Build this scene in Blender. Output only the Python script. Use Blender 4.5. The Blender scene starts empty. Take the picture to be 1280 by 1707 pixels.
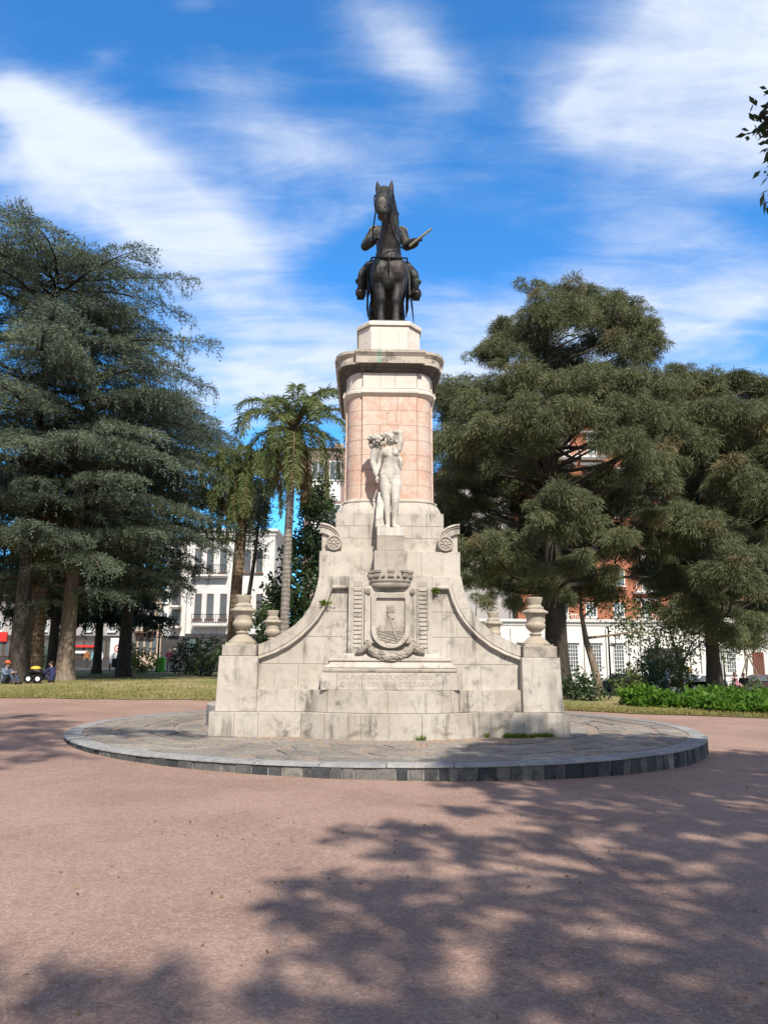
import bpy, bmesh, math, random
import numpy as np
from mathutils import Vector, Matrix, Euler

R = math.radians
scene = bpy.context.scene
COL = scene.collection

# ------------------------------------------------------------------ camera
PITCH = math.atan((1096 - 853.5) / 1282)
CAMZ = 1.6
cam_data = bpy.data.cameras.new("camera")
cam = bpy.data.objects.new("camera", cam_data)
COL.objects.link(cam)
cam.location = (0, 0, CAMZ)
cam.rotation_euler = (R(90) + PITCH, R(-0.3), 0)
cam_data.sensor_fit = 'VERTICAL'
cam_data.sensor_height = 36
cam_data.lens = 36 * 1282 / 1707
cam_data.clip_start = 0.05
cam_data.clip_end = 3000
scene.camera = cam

# ------------------------------------------------------------------ light
SUN_EL, SUN_AZ = R(45), R(14)          # azimuth: to the right of straight behind the camera
SUN = Vector((math.sin(SUN_AZ) * math.cos(SUN_EL), -math.cos(SUN_AZ) * math.cos(SUN_EL), math.sin(SUN_EL)))
sd = bpy.data.lights.new("sun", 'SUN')
sd.energy = 4.9
sd.angle = R(0.75)
sd.color = (1.0, 0.93, 0.83)
so = bpy.data.objects.new("sun", sd)
so.rotation_euler = SUN.to_track_quat('Z', 'Y').to_euler()
so.location = (20, -60, 60)
COL.objects.link(so)

scene.view_settings.view_transform = 'Standard'
scene.view_settings.look = 'None'
scene.view_settings.exposure = 0.38
scene.view_settings.gamma = 1
scene.view_settings.use_curve_mapping = False

def uv_dir(px, py):
    """tangent coordinates (x/y, z/y) of a direction"""
    u = (px - 640) / 1282; v = -(py - 853.5) / 1282
    c, s = math.cos(PITCH), math.sin(PITCH)
    d = (u, c - v * s, s + v * c)
    return d[0] / d[1], d[2] / d[1]

def W(px, py, Y):
    """real-world x, z of a sight line at distance Y"""
    u, v = uv_dir(px, py)
    return u * Y, CAMZ + v * Y

# ------------------------------------------------------------------ node helper
class N:
    def __init__(s, tree):
        s.t = tree; s.n = tree.nodes; s.l = tree.links
    def new(s, typ, **kw):
        n = s.n.new(typ)
        for k, v in kw.items(): setattr(n, k, v)
        return n
    def link(s, a, b): s.l.new(a, b)
    def put(s, sock, v):
        if isinstance(v, bpy.types.NodeSocket): s.l.new(v, sock)
        else: sock.default_value = v
    def math(s, op, a, b=None, c=None, clamp=False):
        n = s.new('ShaderNodeMath', operation=op, use_clamp=clamp)
        s.put(n.inputs[0], a)
        if b is not None: s.put(n.inputs[1], b)
        if c is not None: s.put(n.inputs[2], c)
        return n.outputs[0]
    def vmath(s, op, a, b=None):
        n = s.new('ShaderNodeVectorMath', operation=op)
        s.put(n.inputs[0], a)
        if b is not None: s.put(n.inputs[1], b)
        return n.outputs[0]
    def mix(s, f, a, b, blend='MIX'):
        n = s.new('ShaderNodeMix', data_type='RGBA', blend_type=blend)
        s.put(n.inputs[0], f); s.put(n.inputs[6], a); s.put(n.inputs[7], b)
        return n.outputs[2]
    def ramp(s, f, lo, hi, smooth=True):
        n = s.new('ShaderNodeMapRange', interpolation_type='SMOOTHSTEP' if smooth else 'LINEAR')
        s.put(n.inputs[0], f); n.inputs[1].default_value = lo; n.inputs[2].default_value = hi
        return n.outputs[0]
    def noise(s, vec, scale, detail=4, rough=0.55, dist=0.0):
        n = s.new('ShaderNodeTexNoise')
        s.put(n.inputs['Vector'], vec)
        n.inputs['Scale'].default_value = scale; n.inputs['Detail'].default_value = detail
        n.inputs['Roughness'].default_value = rough; n.inputs['Distortion'].default_value = dist
        return n.outputs['Fac']
    def mapping(s, vec, loc=(0, 0, 0), rot=(0, 0, 0), scale=(1, 1, 1)):
        n = s.new('ShaderNodeMapping')
        s.put(n.inputs[0], vec)
        n.inputs[1].default_value = loc; n.inputs[2].default_value = rot; n.inputs[3].default_value = scale
        return n.outputs[0]
    def voronoi(s, vec, scale, feature='F1', out='Distance', rand=1.0):
        n = s.new('ShaderNodeTexVoronoi', feature=feature)
        s.put(n.inputs['Vector'], vec)
        n.inputs['Scale'].default_value = scale; n.inputs['Randomness'].default_value = rand
        return n.outputs[out]

def rgb(r, g, b): return (r, g, b, 1)

# ------------------------------------------------------------------ sky
world = bpy.data.worlds.new("World"); scene.world = world
world.use_nodes = True
wn = N(world.node_tree); wn.n.clear()
out = wn.new('ShaderNodeOutputWorld'); bg = wn.new('ShaderNodeBackground')
sky = wn.new('ShaderNodeTexSky', sky_type='NISHITA')
sky.sun_disc = False
sky.sun_elevation = SUN_EL
sky.sun_rotation = R(180) - SUN_AZ
sky.altitude = 0; sky.air_density = 1.0; sky.dust_density = 0.3; sky.ozone_density = 2.5
graded = wn.vmath('MULTIPLY', sky.outputs[0], (0.66, 1.80, 2.62))
geo = wn.new('ShaderNodeTexCoord')
D = geo.outputs['Generated']
sx = wn.new('ShaderNodeSeparateXYZ'); wn.link(D, sx.inputs[0])
dx, dy, dz = sx.outputs
zc = wn.math('ADD', wn.math('MAXIMUM', dz, 0.0), 0.22)
cx_, cy_ = wn.math('DIVIDE', dx, zc), wn.math('DIVIDE', dy, zc)
cv = wn.new('ShaderNodeCombineXYZ'); wn.link(cx_, cv.inputs[0]); wn.link(cy_, cv.inputs[1])
yy = wn.math('MAXIMUM', dy, 0.05)
U = wn.math('DIVIDE', dx, yy); V = wn.math('DIVIDE', dz, yy)
# soft cloud banks: centre pixel, half length, half width, tilt, weight
banks = [(95, 225, 110, 40, -30, 1.0), (210, 300, 190, 62, -38, 1.15), (340, 420, 190, 100, -35, .95), (40, 320, 110, 80, 0, .6), (470, 220, 130, 50, -30, .75), (560, 280, 110, 45, -10, .6), (640, 60, 100, 60, -50, .85), (720, 130, 70, 40, -40, .6),
         (1090, 110, 190, 90, 50, .95), (1250, 70, 170, 140, 20, 1.3), (1200, 290, 200, 60, 32, .85), (970, 180, 70, 40, 30, .7),
         (1170, 500, 200, 40, 18, 1.1), (1080, 560, 320, 80, 8, .85), (830, 540, 170, 60, 12, .7), (480, 560, 200, 90, 0, .75), (180, 90, 40, 20, 40, .45),
         (560, 370, 60, 25, 10, .5), (320, 5, 40, 20, 0, .6), (1000, 660, 420, 60, 0, .7), (440, 660, 150, 60, 0, .8), (15, 150, 40, 25, 0, .6)]
tot = None
for px, py, a, b, tilt, w in banks:
    u0, v0 = uv_dir(px, py)
    sc = 1 / 1282 / (math.cos(PITCH + math.atan((853.5 - py) / 1282)) ** 1.5)
    ct, st = math.cos(R(tilt)), math.sin(R(tilt))
    du, dv = wn.math('SUBTRACT', U, u0), wn.math('SUBTRACT', V, v0)
    e1 = wn.math('ADD', wn.math('MULTIPLY', du, ct / (a * sc)), wn.math('MULTIPLY', dv, st / (a * sc)))
    e2 = wn.math('ADD', wn.math('MULTIPLY', du, -st / (b * sc)), wn.math('MULTIPLY', dv, ct / (b * sc)))
    q = wn.math('ADD', wn.math('MULTIPLY', e1, e1), wn.math('MULTIPLY', e2, e2))
    g = wn.math('MULTIPLY', wn.math('EXPONENT', wn.math('MULTIPLY', q, -0.8)), w)
    tot = g if tot is None else wn.math('ADD', tot, g)
n1 = wn.noise(wn.mapping(cv.outputs[0], rot=(0, 0, R(35)), scale=(1.3, 0.85, 1)), 1.7, 8, 0.55, 0.3)
n2 = wn.noise(wn.mapping(cv.outputs[0], loc=(3, 5, 0), rot=(0, 0, R(-30)), scale=(0.8, 1.5, 1)), 3.0, 8, 0.52, 0.5)
nn = wn.math('ADD', wn.math('MULTIPLY', n1, 0.62), wn.math('MULTIPLY', n2, 0.38))
n3 = wn.noise(wn.mapping(cv.outputs[0], loc=(1, 2, 0), rot=(0, 0, R(50)), scale=(0.5, 1.7, 1)), 7.0, 10, 0.62, 0.55)
nn = wn.math('ADD', nn, wn.math('MULTIPLY', wn.math('SUBTRACT', n3, 0.5), 0.46))
nn = wn.math('MULTIPLY', wn.math('SUBTRACT', nn, 0.5), 2.0)
tot = wn.math('MAXIMUM', wn.math('MINIMUM', tot, 1.35), wn.math('MULTIPLY', wn.ramp(dy, 0.45, 0.0), 1.35))  # heavy cloud added to the unseen sky behind the camera, as fill light
cm = wn.ramp(wn.math('ADD', nn, wn.math('MULTIPLY', wn.math('SUBTRACT', tot, 0.50), 0.52)), -0.24, 0.74)
cm = wn.math('MULTIPLY', cm, wn.math('ADD', 0.62, wn.math('MULTIPLY', cm, 0.34)))
cloud = wn.mix(0.5, rgb(9.2, 9.6, 10.4), rgb(7.8, 8.9, 10.6))
cloud = wn.mix(wn.ramp(dy, 0.45, 0.0), cloud, rgb(6.6, 5.4, 4.4))  # the added rear cloud is tinted warm to neutralise blue shade
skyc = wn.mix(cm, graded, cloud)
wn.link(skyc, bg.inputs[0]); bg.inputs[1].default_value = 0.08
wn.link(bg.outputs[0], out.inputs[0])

# ------------------------------------------------------------------ mesh builder
class MB:
    def __init__(s): s.v = []; s.f = []; s.m = []
    def add(s, vs, fs, mi=0):
        o = len(s.v); s.v += [tuple(p) for p in vs]
        for f in fs: s.f.append(tuple(i + o for i in f)); s.m.append(mi)
        return s
    def box(s, x0, x1, y0, y1, z0, z1, mi=0):
        return s.add([(x0, y0, z0), (x1, y0, z0), (x1, y1, z0), (x0, y1, z0), (x0, y0, z1), (x1, y0, z1), (x1, y1, z1), (x0, y1, z1)],
                     [(3, 2, 1, 0), (4, 5, 6, 7), (0, 1, 5, 4), (1, 2, 6, 5), (2, 3, 7, 6), (3, 0, 4, 7)], mi)
    def loft(s, rings, mi=0, cap=True, closed=False):
        n = len(rings[0]); vs = [p for r in rings for p in r]; fs = []
        k = len(rings)
        for i in range(k if closed else k - 1):
            a, b = i * n, ((i + 1) % k) * n
            for j in range(n): fs.append((a + j, a + (j + 1) % n, b + (j + 1) % n, b + j))
        if cap and not closed:
            fs.append(tuple(range(n - 1, -1, -1))); fs.append(tuple(range((k - 1) * n, k * n)))
        return s.add(vs, fs, mi)
    def prism(s, outl, z0, z1, mi=0, outl2=None):
        return s.loft([[(x, y, z0) for x, y in outl], [(x, y, z1) for x, y in (outl2 or outl)]], mi)
    def prismy(s, outl, y0, y1, mi=0):
        return s.loft([[(x, y0, z) for x, z in outl], [(x, y1, z) for x, z in outl]], mi)
    def lathe(s, prof, c=(0, 0, 0), n=32, mi=0, wob=None):
        rings = []
        for r, z in prof:
            rings.append([(c[0] + r * (1 + (wob(z, 2 * math.pi * i / n) if wob else 0)) * math.cos(2 * math.pi * i / n),
                           c[1] + r * (1 + (wob(z, 2 * math.pi * i / n) if wob else 0)) * math.sin(2 * math.pi * i / n), c[2] + z) for i in range(n)])
        return s.loft(rings, mi)
    def tube(s, path, rad, n=8, mi=0, side=None, cap=True):
        path = [Vector(p) for p in path]
        if not hasattr(rad, '__len__'): rad = [rad] * len(path)
        rings = []; prev = None
        for i, p in enumerate(path):
            d = (path[min(i + 1, len(path) - 1)] - path[max(i - 1, 0)]).normalized()
            ref = Vector(side) if side else (prev or (Vector((1, 0, 0)) if abs(d.x) < .9 else Vector((0, 1, 0))))
            a = (ref - d * ref.dot(d)).normalized(); b = d.cross(a); prev = a
            r = rad[i]; ra, rb = r if hasattr(r, '__len__') else (r, r)
            rings.append([p + a * (ra * math.cos(2 * math.pi * k / n)) + b * (rb * math.sin(2 * math.pi * k / n)) for k in range(n)])
        return s.loft(rings, mi, cap)
    def ball(s, c, r, n=12, mi=0, rot=None):
        if not hasattr(r, '__len__'): r = (r, r, r)
        M = Euler(rot).to_matrix() if rot else Matrix.Identity(3)
        vs = []; fs = []; h = n // 2
        for i in range(1, h):
            t = math.pi * i / h
            for j in range(n):
                p = 2 * math.pi * j / n
                vs.append(Vector(c) + M @ Vector((r[0] * math.sin(t) * math.cos(p), r[1] * math.sin(t) * math.sin(p), r[2] * math.cos(t))))
        vs.append(Vector(c) + M @ Vector((0, 0, r[2]))); vs.append(Vector(c) + M @ Vector((0, 0, -r[2])))
        T, B = len(vs) - 2, len(vs) - 1
        for i in range(h - 2):
            for j in range(n):
                fs.append((i * n + j, (i + 1) * n + j, (i + 1) * n + (j + 1) % n, i * n + (j + 1) % n))
        for j in range(n):
            fs.append((T, j, (j + 1) % n)); fs.append((B, (h - 2) * n + (j + 1) % n, (h - 2) * n + j))
        return s.add(vs, fs, mi)
    def limb(s, pts, rads, n=14, side=None):
        s.tube(pts, rads, n, 0, side)
        for p, r in ((pts[0], rads[0]), (pts[-1], rads[-1])):
            rr = max(r) if hasattr(r, '__len__') else r
            rm = min(r) if hasattr(r, '__len__') else r
            s.ball(p, (rm * .98 + rr * .0), 12)
        return s
    def mesh(s, name, mats, smooth=None, recalc=True):
        me = bpy.data.meshes.new(name)
        me.from_pydata(s.v, [], s.f)
        for m in (mats if isinstance(mats, (list, tuple)) else [mats]): me.materials.append(m)
        me.polygons.foreach_set('material_index', s.m)
        if recalc:
            bm = bmesh.new(); bm.from_mesh(me)
            bmesh.ops.recalc_face_normals(bm, faces=bm.faces)
            bm.to_mesh(me); bm.free()
        if smooth is not None:
            me.polygons.foreach_set('use_smooth', [True] * len(me.polygons))
            me.set_sharp_from_angle(angle=R(smooth))
        me.update()
        return me
    def build(s, name, mats, parent=None, smooth=None, bevel=None, loc=None, rot=None):
        o = bpy.data.objects.new(name, s.mesh(name, mats, smooth))
        COL.objects.link(o)
        if parent: o.parent = parent
        if loc: o.location = loc
        if rot: o.rotation_euler = rot
        if bevel:
            b = o.modifiers.new('bevel', 'BEVEL'); b.width = bevel; b.segments = 2; b.limit_method = 'ANGLE'; b.angle_limit = R(35)
        return o

def fuse(mb, name, mat, parent=None, voxel=0.02, smooth=6, loc=None, extra=None):
    """melt overlapping pieces into one continuous skin"""
    o = bpy.data.objects.new(name, mb.mesh(name, mat)); COL.objects.link(o)
    m = o.modifiers.new('r', 'REMESH'); m.mode = 'VOXEL'; m.voxel_size = voxel
    if smooth:
        k = o.modifiers.new('s', 'SMOOTH'); k.factor = 0.5; k.iterations = smooth
    dg = bpy.context.evaluated_depsgraph_get(); dg.update()
    me = bpy.data.meshes.new_from_object(o.evaluated_get(dg))
    o.modifiers.clear(); old = o.data; o.data = me; bpy.data.meshes.remove(old)
    me.name = name
    if not me.materials: me.materials.append(mat)
    me.polygons.foreach_set('use_smooth', [True] * len(me.polygons))
    if parent: o.parent = parent
    if loc: o.location = loc
    return o

def tag(o, label=None, cat=None, group=None, kind=None):
    if label: o['label'] = label
    if cat: o['category'] = cat
    if group: o['group'] = group
    if kind: o['kind'] = kind
    return o

def empty(name, loc, rz=0, **kw):
    o = bpy.data.objects.new(name, None); COL.objects.link(o)
    o.location = loc; o.rotation_euler = (0, 0, rz); o.empty_display_size = .3
    tag(o, **kw)
    return o

def copy_tree(o, parent=None):
    c = o.copy(); COL.objects.link(c)
    if parent: c.parent = parent
    for ch in list(o.children): copy_tree(ch, c)
    return c

def quads(name, Q, mat, parent=None, rnd=None):
    """Q: (n,4,3) array -> one mesh of n quads; rnd: natural colour variation per leaf"""
    n = len(Q)
    me = bpy.data.meshes.new(name)
    me.vertices.add(n * 4); me.vertices.foreach_set('co', np.ascontiguousarray(Q, dtype=np.float32).ravel())
    me.loops.add(n * 4); me.loops.foreach_set('vertex_index', np.arange(n * 4, dtype=np.int32))
    me.polygons.add(n); me.polygons.foreach_set('loop_start', np.arange(n, dtype=np.int32) * 4)
    me.update(calc_edges=True)
    a = me.attributes.new('tint', 'FLOAT', 'FACE')
    a.data.foreach_set('value', np.asarray(rnd if rnd is not None else np.random.default_rng(n).random(n), dtype=np.float32))
    me.materials.append(mat)
    o = bpy.data.objects.new(name, me); COL.objects.link(o)
    if parent: o.parent = parent
    return o

# ------------------------------------------------------------------ materials
def mat(name, rough=0.8, metallic=0.0, spec=0.3):
    m = bpy.data.materials.new(name); m.use_nodes = True
    k = N(m.node_tree); b = m.node_tree.nodes['Principled BSDF']
    b.inputs['Roughness'].default_value = rough; b.inputs['Metallic'].default_value = metallic
    b.inputs['Specular IOR Level'].default_value = spec
    return m, k, b

def bump(k, b, h, strength=0.3, dist=0.01):
    n = k.new('ShaderNodeBump'); n.inputs['Strength'].default_value = strength; n.inputs['Distance'].default_value = dist
    k.put(n.inputs['Height'], h); k.link(n.outputs[0], b.inputs['Normal'])

def plain(name, c, rough=0.7, metallic=0.0, var=0.15, scale=6, spec=0.3):
    m, k, b = mat(name, rough, metallic, spec)
    tc = k.new('ShaderNodeTexCoord').outputs['Object']
    n = k.noise(tc, scale, 5, 0.6)
    k.link(k.mix(n, rgb(*[x * (1 - var) for x in c]), rgb(*[min(1, x * (1 + var)) for x in c])), b.inputs['Base Color'])
    return m

def stone(name, light, mid, dark, stain=0.5, streak=0.5, seed=0.0, ochre=0.25, green=None):
    m, k, b = mat(name, 0.85, 0, 0.25)
    tc = k.mapping(k.new('ShaderNodeTexCoord').outputs['Object'], loc=(seed, seed * .7, seed * .3))
    big = k.noise(tc, 1.3, 6, 0.6, 0.3)
    col = k.mix(k.ramp(big, 0.35, 0.65), rgb(*light), rgb(*mid))
    oc = k.ramp(k.noise(k.mapping(tc, loc=(7, 3, 2)), 2.3, 6, 0.65), 0.55, 0.75)
    col = k.mix(k.math('MULTIPLY', oc, ochre), col, rgb(0.42, 0.30, 0.17))
    stv = k.noise(k.mapping(tc, scale=(5.5, 5.5, 0.55)), 1.2, 7, 0.65, 0.2)
    sp = k.noise(k.mapping(tc, loc=(2, 9, 4)), 1.0, 3, 0.5)
    s1 = k.math('MULTIPLY', k.ramp(stv, 0.50, 0.72), k.math('MULTIPLY', k.ramp(sp, 0.42, 0.62), streak))
    col = k.mix(s1, col, rgb(*dark))
    bl = k.noise(k.mapping(tc, loc=(4, 1, 6)), 2.6, 9, 0.72, 0.4)
    col = k.mix(k.math('MULTIPLY', k.ramp(bl, 0.50, 0.68), stain), col, rgb(*[x * 1.2 for x in dark]))
    sp2 = k.noise(tc, 45, 3, 0.7)
    col = k.mix(k.math('MULTIPLY', k.ramp(sp2, 0.58, 0.75), 0.25), col, rgb(*dark))
    md = k.noise(k.mapping(tc, loc=(1, 5, 3)), 7, 8, 0.72)
    col = k.mix(k.math('MULTIPLY', k.ramp(md, 0.50, 0.70), 0.38), col, rgb(*[(x + y * .5) * .5 for x, y in zip(mid, dark)]))
    col = k.mix(k.math('MULTIPLY', k.ramp(md, 0.48, 0.30), 0.30), col, rgb(*[min(.7, x * 1.12) for x in light]))
    if green:
        raw = k.new('ShaderNodeTexCoord').outputs['Object']; sp_ = k.new('ShaderNodeSeparateXYZ'); k.link(raw, sp_.inputs[0])
        gx = k.math('ABSOLUTE', k.math('ADD', k.math('SUBTRACT', sp_.outputs[0], green), k.math('MULTIPLY', k.math('SUBTRACT', k.noise(raw, 14, 4, .6), .5), .12)))
        col = k.mix(k.math('MULTIPLY', k.ramp(gx, .075, .015), k.math('MULTIPLY', k.ramp(sp_.outputs[1], -1.9, -2.0), k.math('ADD', .15, k.math('MULTIPLY', k.noise(raw, 9, 5, .6), .75)))), col, rgb(.13, .36, .24))
    k.link(col, b.inputs['Base Color'])
    h = k.math('ADD', k.math('MULTIPLY', k.noise(tc, 30, 8, 0.7), 0.6), k.math('MULTIPLY', bl, 0.5))
    bump(k, b, h, 0.35, 0.012)
    return m

M = {}
M['granite'] = stone('pale_granite', (0.49, 0.45, 0.395), (0.41, 0.372, 0.318), (0.135, 0.122, 0.105), .75, 1.0)
M['granite_base'] = stone('weathered_base_granite', (0.45, 0.415, 0.365), (0.38, 0.34, 0.285), (0.105, 0.095, 0.08), .85, 1.15, 11.3, .35)
M['granite_cornice'] = stone('cornice_granite', (0.50, 0.45, 0.385), (0.40, 0.355, 0.295), (0.12, 0.105, 0.09), 1.0, 1.0, 4.1, .25, -.24)
M['granite_dark'] = stone('grimy_granite', (0.30, 0.27, 0.23), (0.24, 0.215, 0.18), (0.06, 0.055, 0.05), .9, .9, 5.1)
M['granite_mid'] = stone('grey_granite', (0.40, 0.36, 0.31), (0.33, 0.29, 0.24), (0.12, 0.105, 0.09), .8, .8, 8.4)
M['soffit'] = stone('shade_dark_granite', (0.14, 0.125, 0.11), (0.09, 0.08, 0.075), (0.03, 0.03, 0.03), .8, .6, 3.4, .1)  # shade under the cornice and in the moulding recess, put into the stone colour
M['white_stone'] = stone('clean_white_granite', (0.66, 0.61, 0.54), (0.60, 0.54, 0.47), (0.28, 0.25, 0.22), .25, .35, 2.2, .12)
M['marble'] = stone('weathered_white_marble', (0.58, 0.55, 0.49), (0.48, 0.45, 0.385), (0.11, 0.105, 0.095), .6, .7, 1.7, .12)
M['mortar'] = plain('dark_mortar', (0.16, 0.135, 0.11), 0.9)
M['urn_stone'] = stone('ochre_grey_urn_stone', (0.42, 0.37, 0.29), (0.34, 0.29, 0.22), (0.11, 0.10, 0.085), .7, .8, 6.6, .35)

def pink_stone():
    m, k, b = mat('veined_pink_marble', 0.6, 0, 0.3)
    tc = k.new('ShaderNodeTexCoord').outputs['Object']
    blk = k.voronoi(k.mapping(tc, scale=(1.25, .4, 1.15)), 1.0, out='Color')
    n = k.noise(k.vmath('ADD', tc, k.vmath('MULTIPLY', blk, (3, 3, 3))), 2.6, 8, 0.62, 1.2)
    c = k.mix(k.ramp(n, 0.36, 0.62), rgb(0.58, 0.48, 0.40), rgb(0.53, 0.36, 0.275))
    v = k.noise(k.vmath('ADD', tc, k.vmath('MULTIPLY', blk, (9, 5, 3))), 3.5, 9, 0.7, 2.5)
    vein = k.math('SUBTRACT', 1.0, k.ramp(k.math('ABSOLUTE', k.math('SUBTRACT', v, 0.5)), 0.0, 0.045))
    c = k.mix(k.math('MULTIPLY', vein, 0.32), c, rgb(0.34, 0.14, 0.09))
    g = k.noise(tc, 1.1, 5, 0.6)
    c = k.mix(k.math('MULTIPLY', k.ramp(g, 0.5, 0.72), 0.45), c, rgb(0.52, 0.46, 0.40))
    st = k.noise(k.mapping(tc, scale=(7, 7, .5)), 1.3, 6, .65)
    c = k.mix(k.math('MULTIPLY', k.ramp(st, .55, .75), .3), c, rgb(0.25, 0.19, 0.15))
    k.link(c, b.inputs['Base Color'])
    bump(k, b, k.noise(tc, 25, 6, .7), 0.15, 0.01)
    return m
M['pink'] = pink_stone()
M['pink_joint'] = plain('rusty_joint', (0.30, 0.17, 0.11), .9)

def bronze():
    m, k, b = mat('dark_patinated_bronze', 0.62, 0.2, 0.4)
    tc = k.new('ShaderNodeTexCoord').outputs['Object']
    n = k.noise(tc, 2.2, 8, 0.65, 0.4)
    c = k.mix(k.ramp(n, 0.38, 0.62), rgb(0.010, 0.011, 0.014), rgb(0.042, 0.035, 0.032))
    st = k.noise(k.mapping(tc, scale=(7, 7, 0.8)), 1.5, 7, 0.65)
    c = k.mix(k.math('MULTIPLY', k.ramp(st, 0.52, 0.70), .75), c, rgb(0.12, 0.11, 0.092))
    gr = k.noise(k.mapping(tc, loc=(4, 2, 8)), 3.2, 6, 0.6)
    c = k.mix(k.math('MULTIPLY', k.ramp(gr, 0.55, 0.72), .6), c, rgb(0.11, 0.16, 0.13))
    k.link(c, b.inputs['Base Color'])
    bump(k, b, k.noise(tc, 18, 6, .6), 0.25, 0.01)
    return m
M['bronze'] = bronze()
M['bronze_dark'] = plain('black_bronze_strap', (0.022, 0.02, 0.02), 0.5, 0.4)
M['verdigris'] = plain('pale_streaked_bronze', (0.20, 0.19, 0.14), 0.6, 0.2, .5, 9)

def leaf_mat(name, a, bcol, trans=0.25, spec=0.25, dead=None):
    m = bpy.data.materials.new(name); m.use_nodes = True
    k = N(m.node_tree); b = m.node_tree.nodes['Principled BSDF']
    o = m.node_tree.nodes['Material Output']
    at = k.new('ShaderNodeAttribute', attribute_name='tint').outputs['Fac']
    tc = k.new('ShaderNodeTexCoord').outputs['Object']
    n = k.noise(tc, 0.9, 3, 0.5)
    f = k.math('ADD', k.math('MULTIPLY', at, 0.6), k.math('MULTIPLY', k.ramp(n, .3, .7), 0.4))
    c = k.mix(f, rgb(*a), rgb(*bcol))
    if dead: c = k.mix(k.math('MULTIPLY', k.ramp(at, dead[3], dead[3] + .05), .9), c, rgb(*dead[:3]))
    k.link(c, b.inputs['Base Color'])
    b.inputs['Roughness'].default_value = 0.55; b.inputs['Specular IOR Level'].default_value = spec
    t = k.new('ShaderNodeBsdfTranslucent'); k.link(c, t.inputs[0])
    mx = k.new('ShaderNodeMixShader'); mx.inputs[0].default_value = trans
    k.link(b.outputs[0], mx.inputs[1]); k.link(t.outputs[0], mx.inputs[2]); k.link(mx.outputs[0], o.inputs[0])
    return m
M['cedar_leaf'] = leaf_mat('blue_green_needles', (0.028, 0.050, 0.040), (0.20, 0.24, 0.155), .15, dead=(0.18, 0.135, 0.085, .94))
M['cedar_dark'] = leaf_mat('dark_cedar_needles', (0.020, 0.038, 0.034), (0.05, 0.078, 0.06), .15)
M['casu_leaf'] = leaf_mat('olive_needles', (0.040, 0.062, 0.028), (0.205, 0.215, 0.105), .2, dead=(0.22, 0.15, 0.08, .95))
M['palm_leaf'] = leaf_mat('palm_leaflets', (0.07, 0.115, 0.035), (0.22, 0.25, 0.09), .35, .4)
M['palm_dead'] = leaf_mat('dry_palm_leaflets', (0.17, 0.115, 0.055), (0.27, 0.20, 0.10), .2)
M['broad_leaf'] = leaf_mat('glossy_green_leaves', (0.018, 0.042, 0.014), (0.055, 0.095, 0.03), .25, .5)
M['broad_light'] = leaf_mat('light_green_leaves', (0.07, 0.10, 0.03), (0.17, 0.20, 0.07), .35)
M['cover_leaf'] = leaf_mat('bright_ground_cover_leaves', (0.03, 0.095, 0.012), (0.17, 0.31, 0.035), .4)
M['yellow_leaf'] = leaf_mat('yellow_green_leaves', (0.12, 0.16, 0.03), (0.35, 0.38, 0.10), .4)
M['grass_blade'] = leaf_mat('grass_blades', (0.10, 0.16, 0.02), (0.22, 0.30, 0.05), .35)
M['dry_grass'] = leaf_mat('dry_lawn_blades', (0.14, 0.14, 0.04), (0.32, 0.27, 0.10), .3)

def bark(name, a, bcol, ring=0.0):
    m, k, b = mat(name, 0.9, 0, .15)
    tc = k.new('ShaderNodeTexCoord').outputs['Object']
    n = k.noise(k.mapping(tc, scale=(9, 9, 1.2)), 1.5, 8, .7, .3)
    c = k.mix(k.ramp(n, .35, .65), rgb(*a), rgb(*bcol))
    h = n
    if ring:
        sz = k.new('ShaderNodeSeparateXYZ'); k.link(tc, sz.inputs[0])
        w = k.math('SINE', k.math('ADD', k.math('MULTIPLY', sz.outputs[2], ring), k.math('MULTIPLY', k.noise(tc, 2.5, 4, .6), 9.0)))
        c = k.mix(k.math('MULTIPLY', k.ramp(w, .5, 1.0), .6), c, rgb(*[x * .55 for x in a]))
        h = k.math('ADD', n, k.math('MULTIPLY', w, .3))
    k.link(c, b.inputs['Base Color']); bump(k, b, h, .6, .04)
    return m
M['bark_light'] = bark('pale_brown_bark', (0.13, 0.10, 0.075), (0.26, 0.205, 0.155))
M['bark_dark'] = bark('dark_bark', (0.035, 0.03, 0.026), (0.075, 0.062, 0.05))
M['palm_bark'] = bark('ringed_grey_palm_bark', (0.17, 0.15, 0.13), (0.29, 0.26, 0.23), 34)
M['palm_rough'] = bark('rough_brown_palm_bark', (0.10, 0.07, 0.05), (0.20, 0.145, 0.10), 26)
# ------------------------------------------------------------------ ground
rng = np.random.default_rng(7)
random.seed(7)

def sstep(a, b, x):
    t = min(1, max(0, (x - a) / (b - a))); return t * t * (3 - 2 * t)

def H(x, y):
    """height of the ground: falls gently to the right, rises behind on the left, drops to the street on the right"""
    z = -0.017 * max(-8, min(8, x))
    if x < 0: z += 0.32 * sstep(24, 36, y) * sstep(0, 6, -x)
    else: z += -0.95 * sstep(30, 66, y) * sstep(0, 7, x)
    return z

def sheet(name, xs, ys, off, m, warp=None, kind='structure', **kw):
    mb = MB(); nx = len(xs)
    for y in ys:
        for x in xs:
            X, Y = (x, y) if warp is None else warp(x, y)
            mb.v.append((X, Y, H(X, Y) + off))
    for j in range(len(ys) - 1):
        for i in range(nx - 1):
            mb.f.append((j * nx + i, j * nx + i + 1, (j + 1) * nx + i + 1, (j + 1) * nx + i)); mb.m.append(0)
    o = mb.build(name, m, smooth=60)
    return tag(o, kind=kind, **kw)

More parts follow.
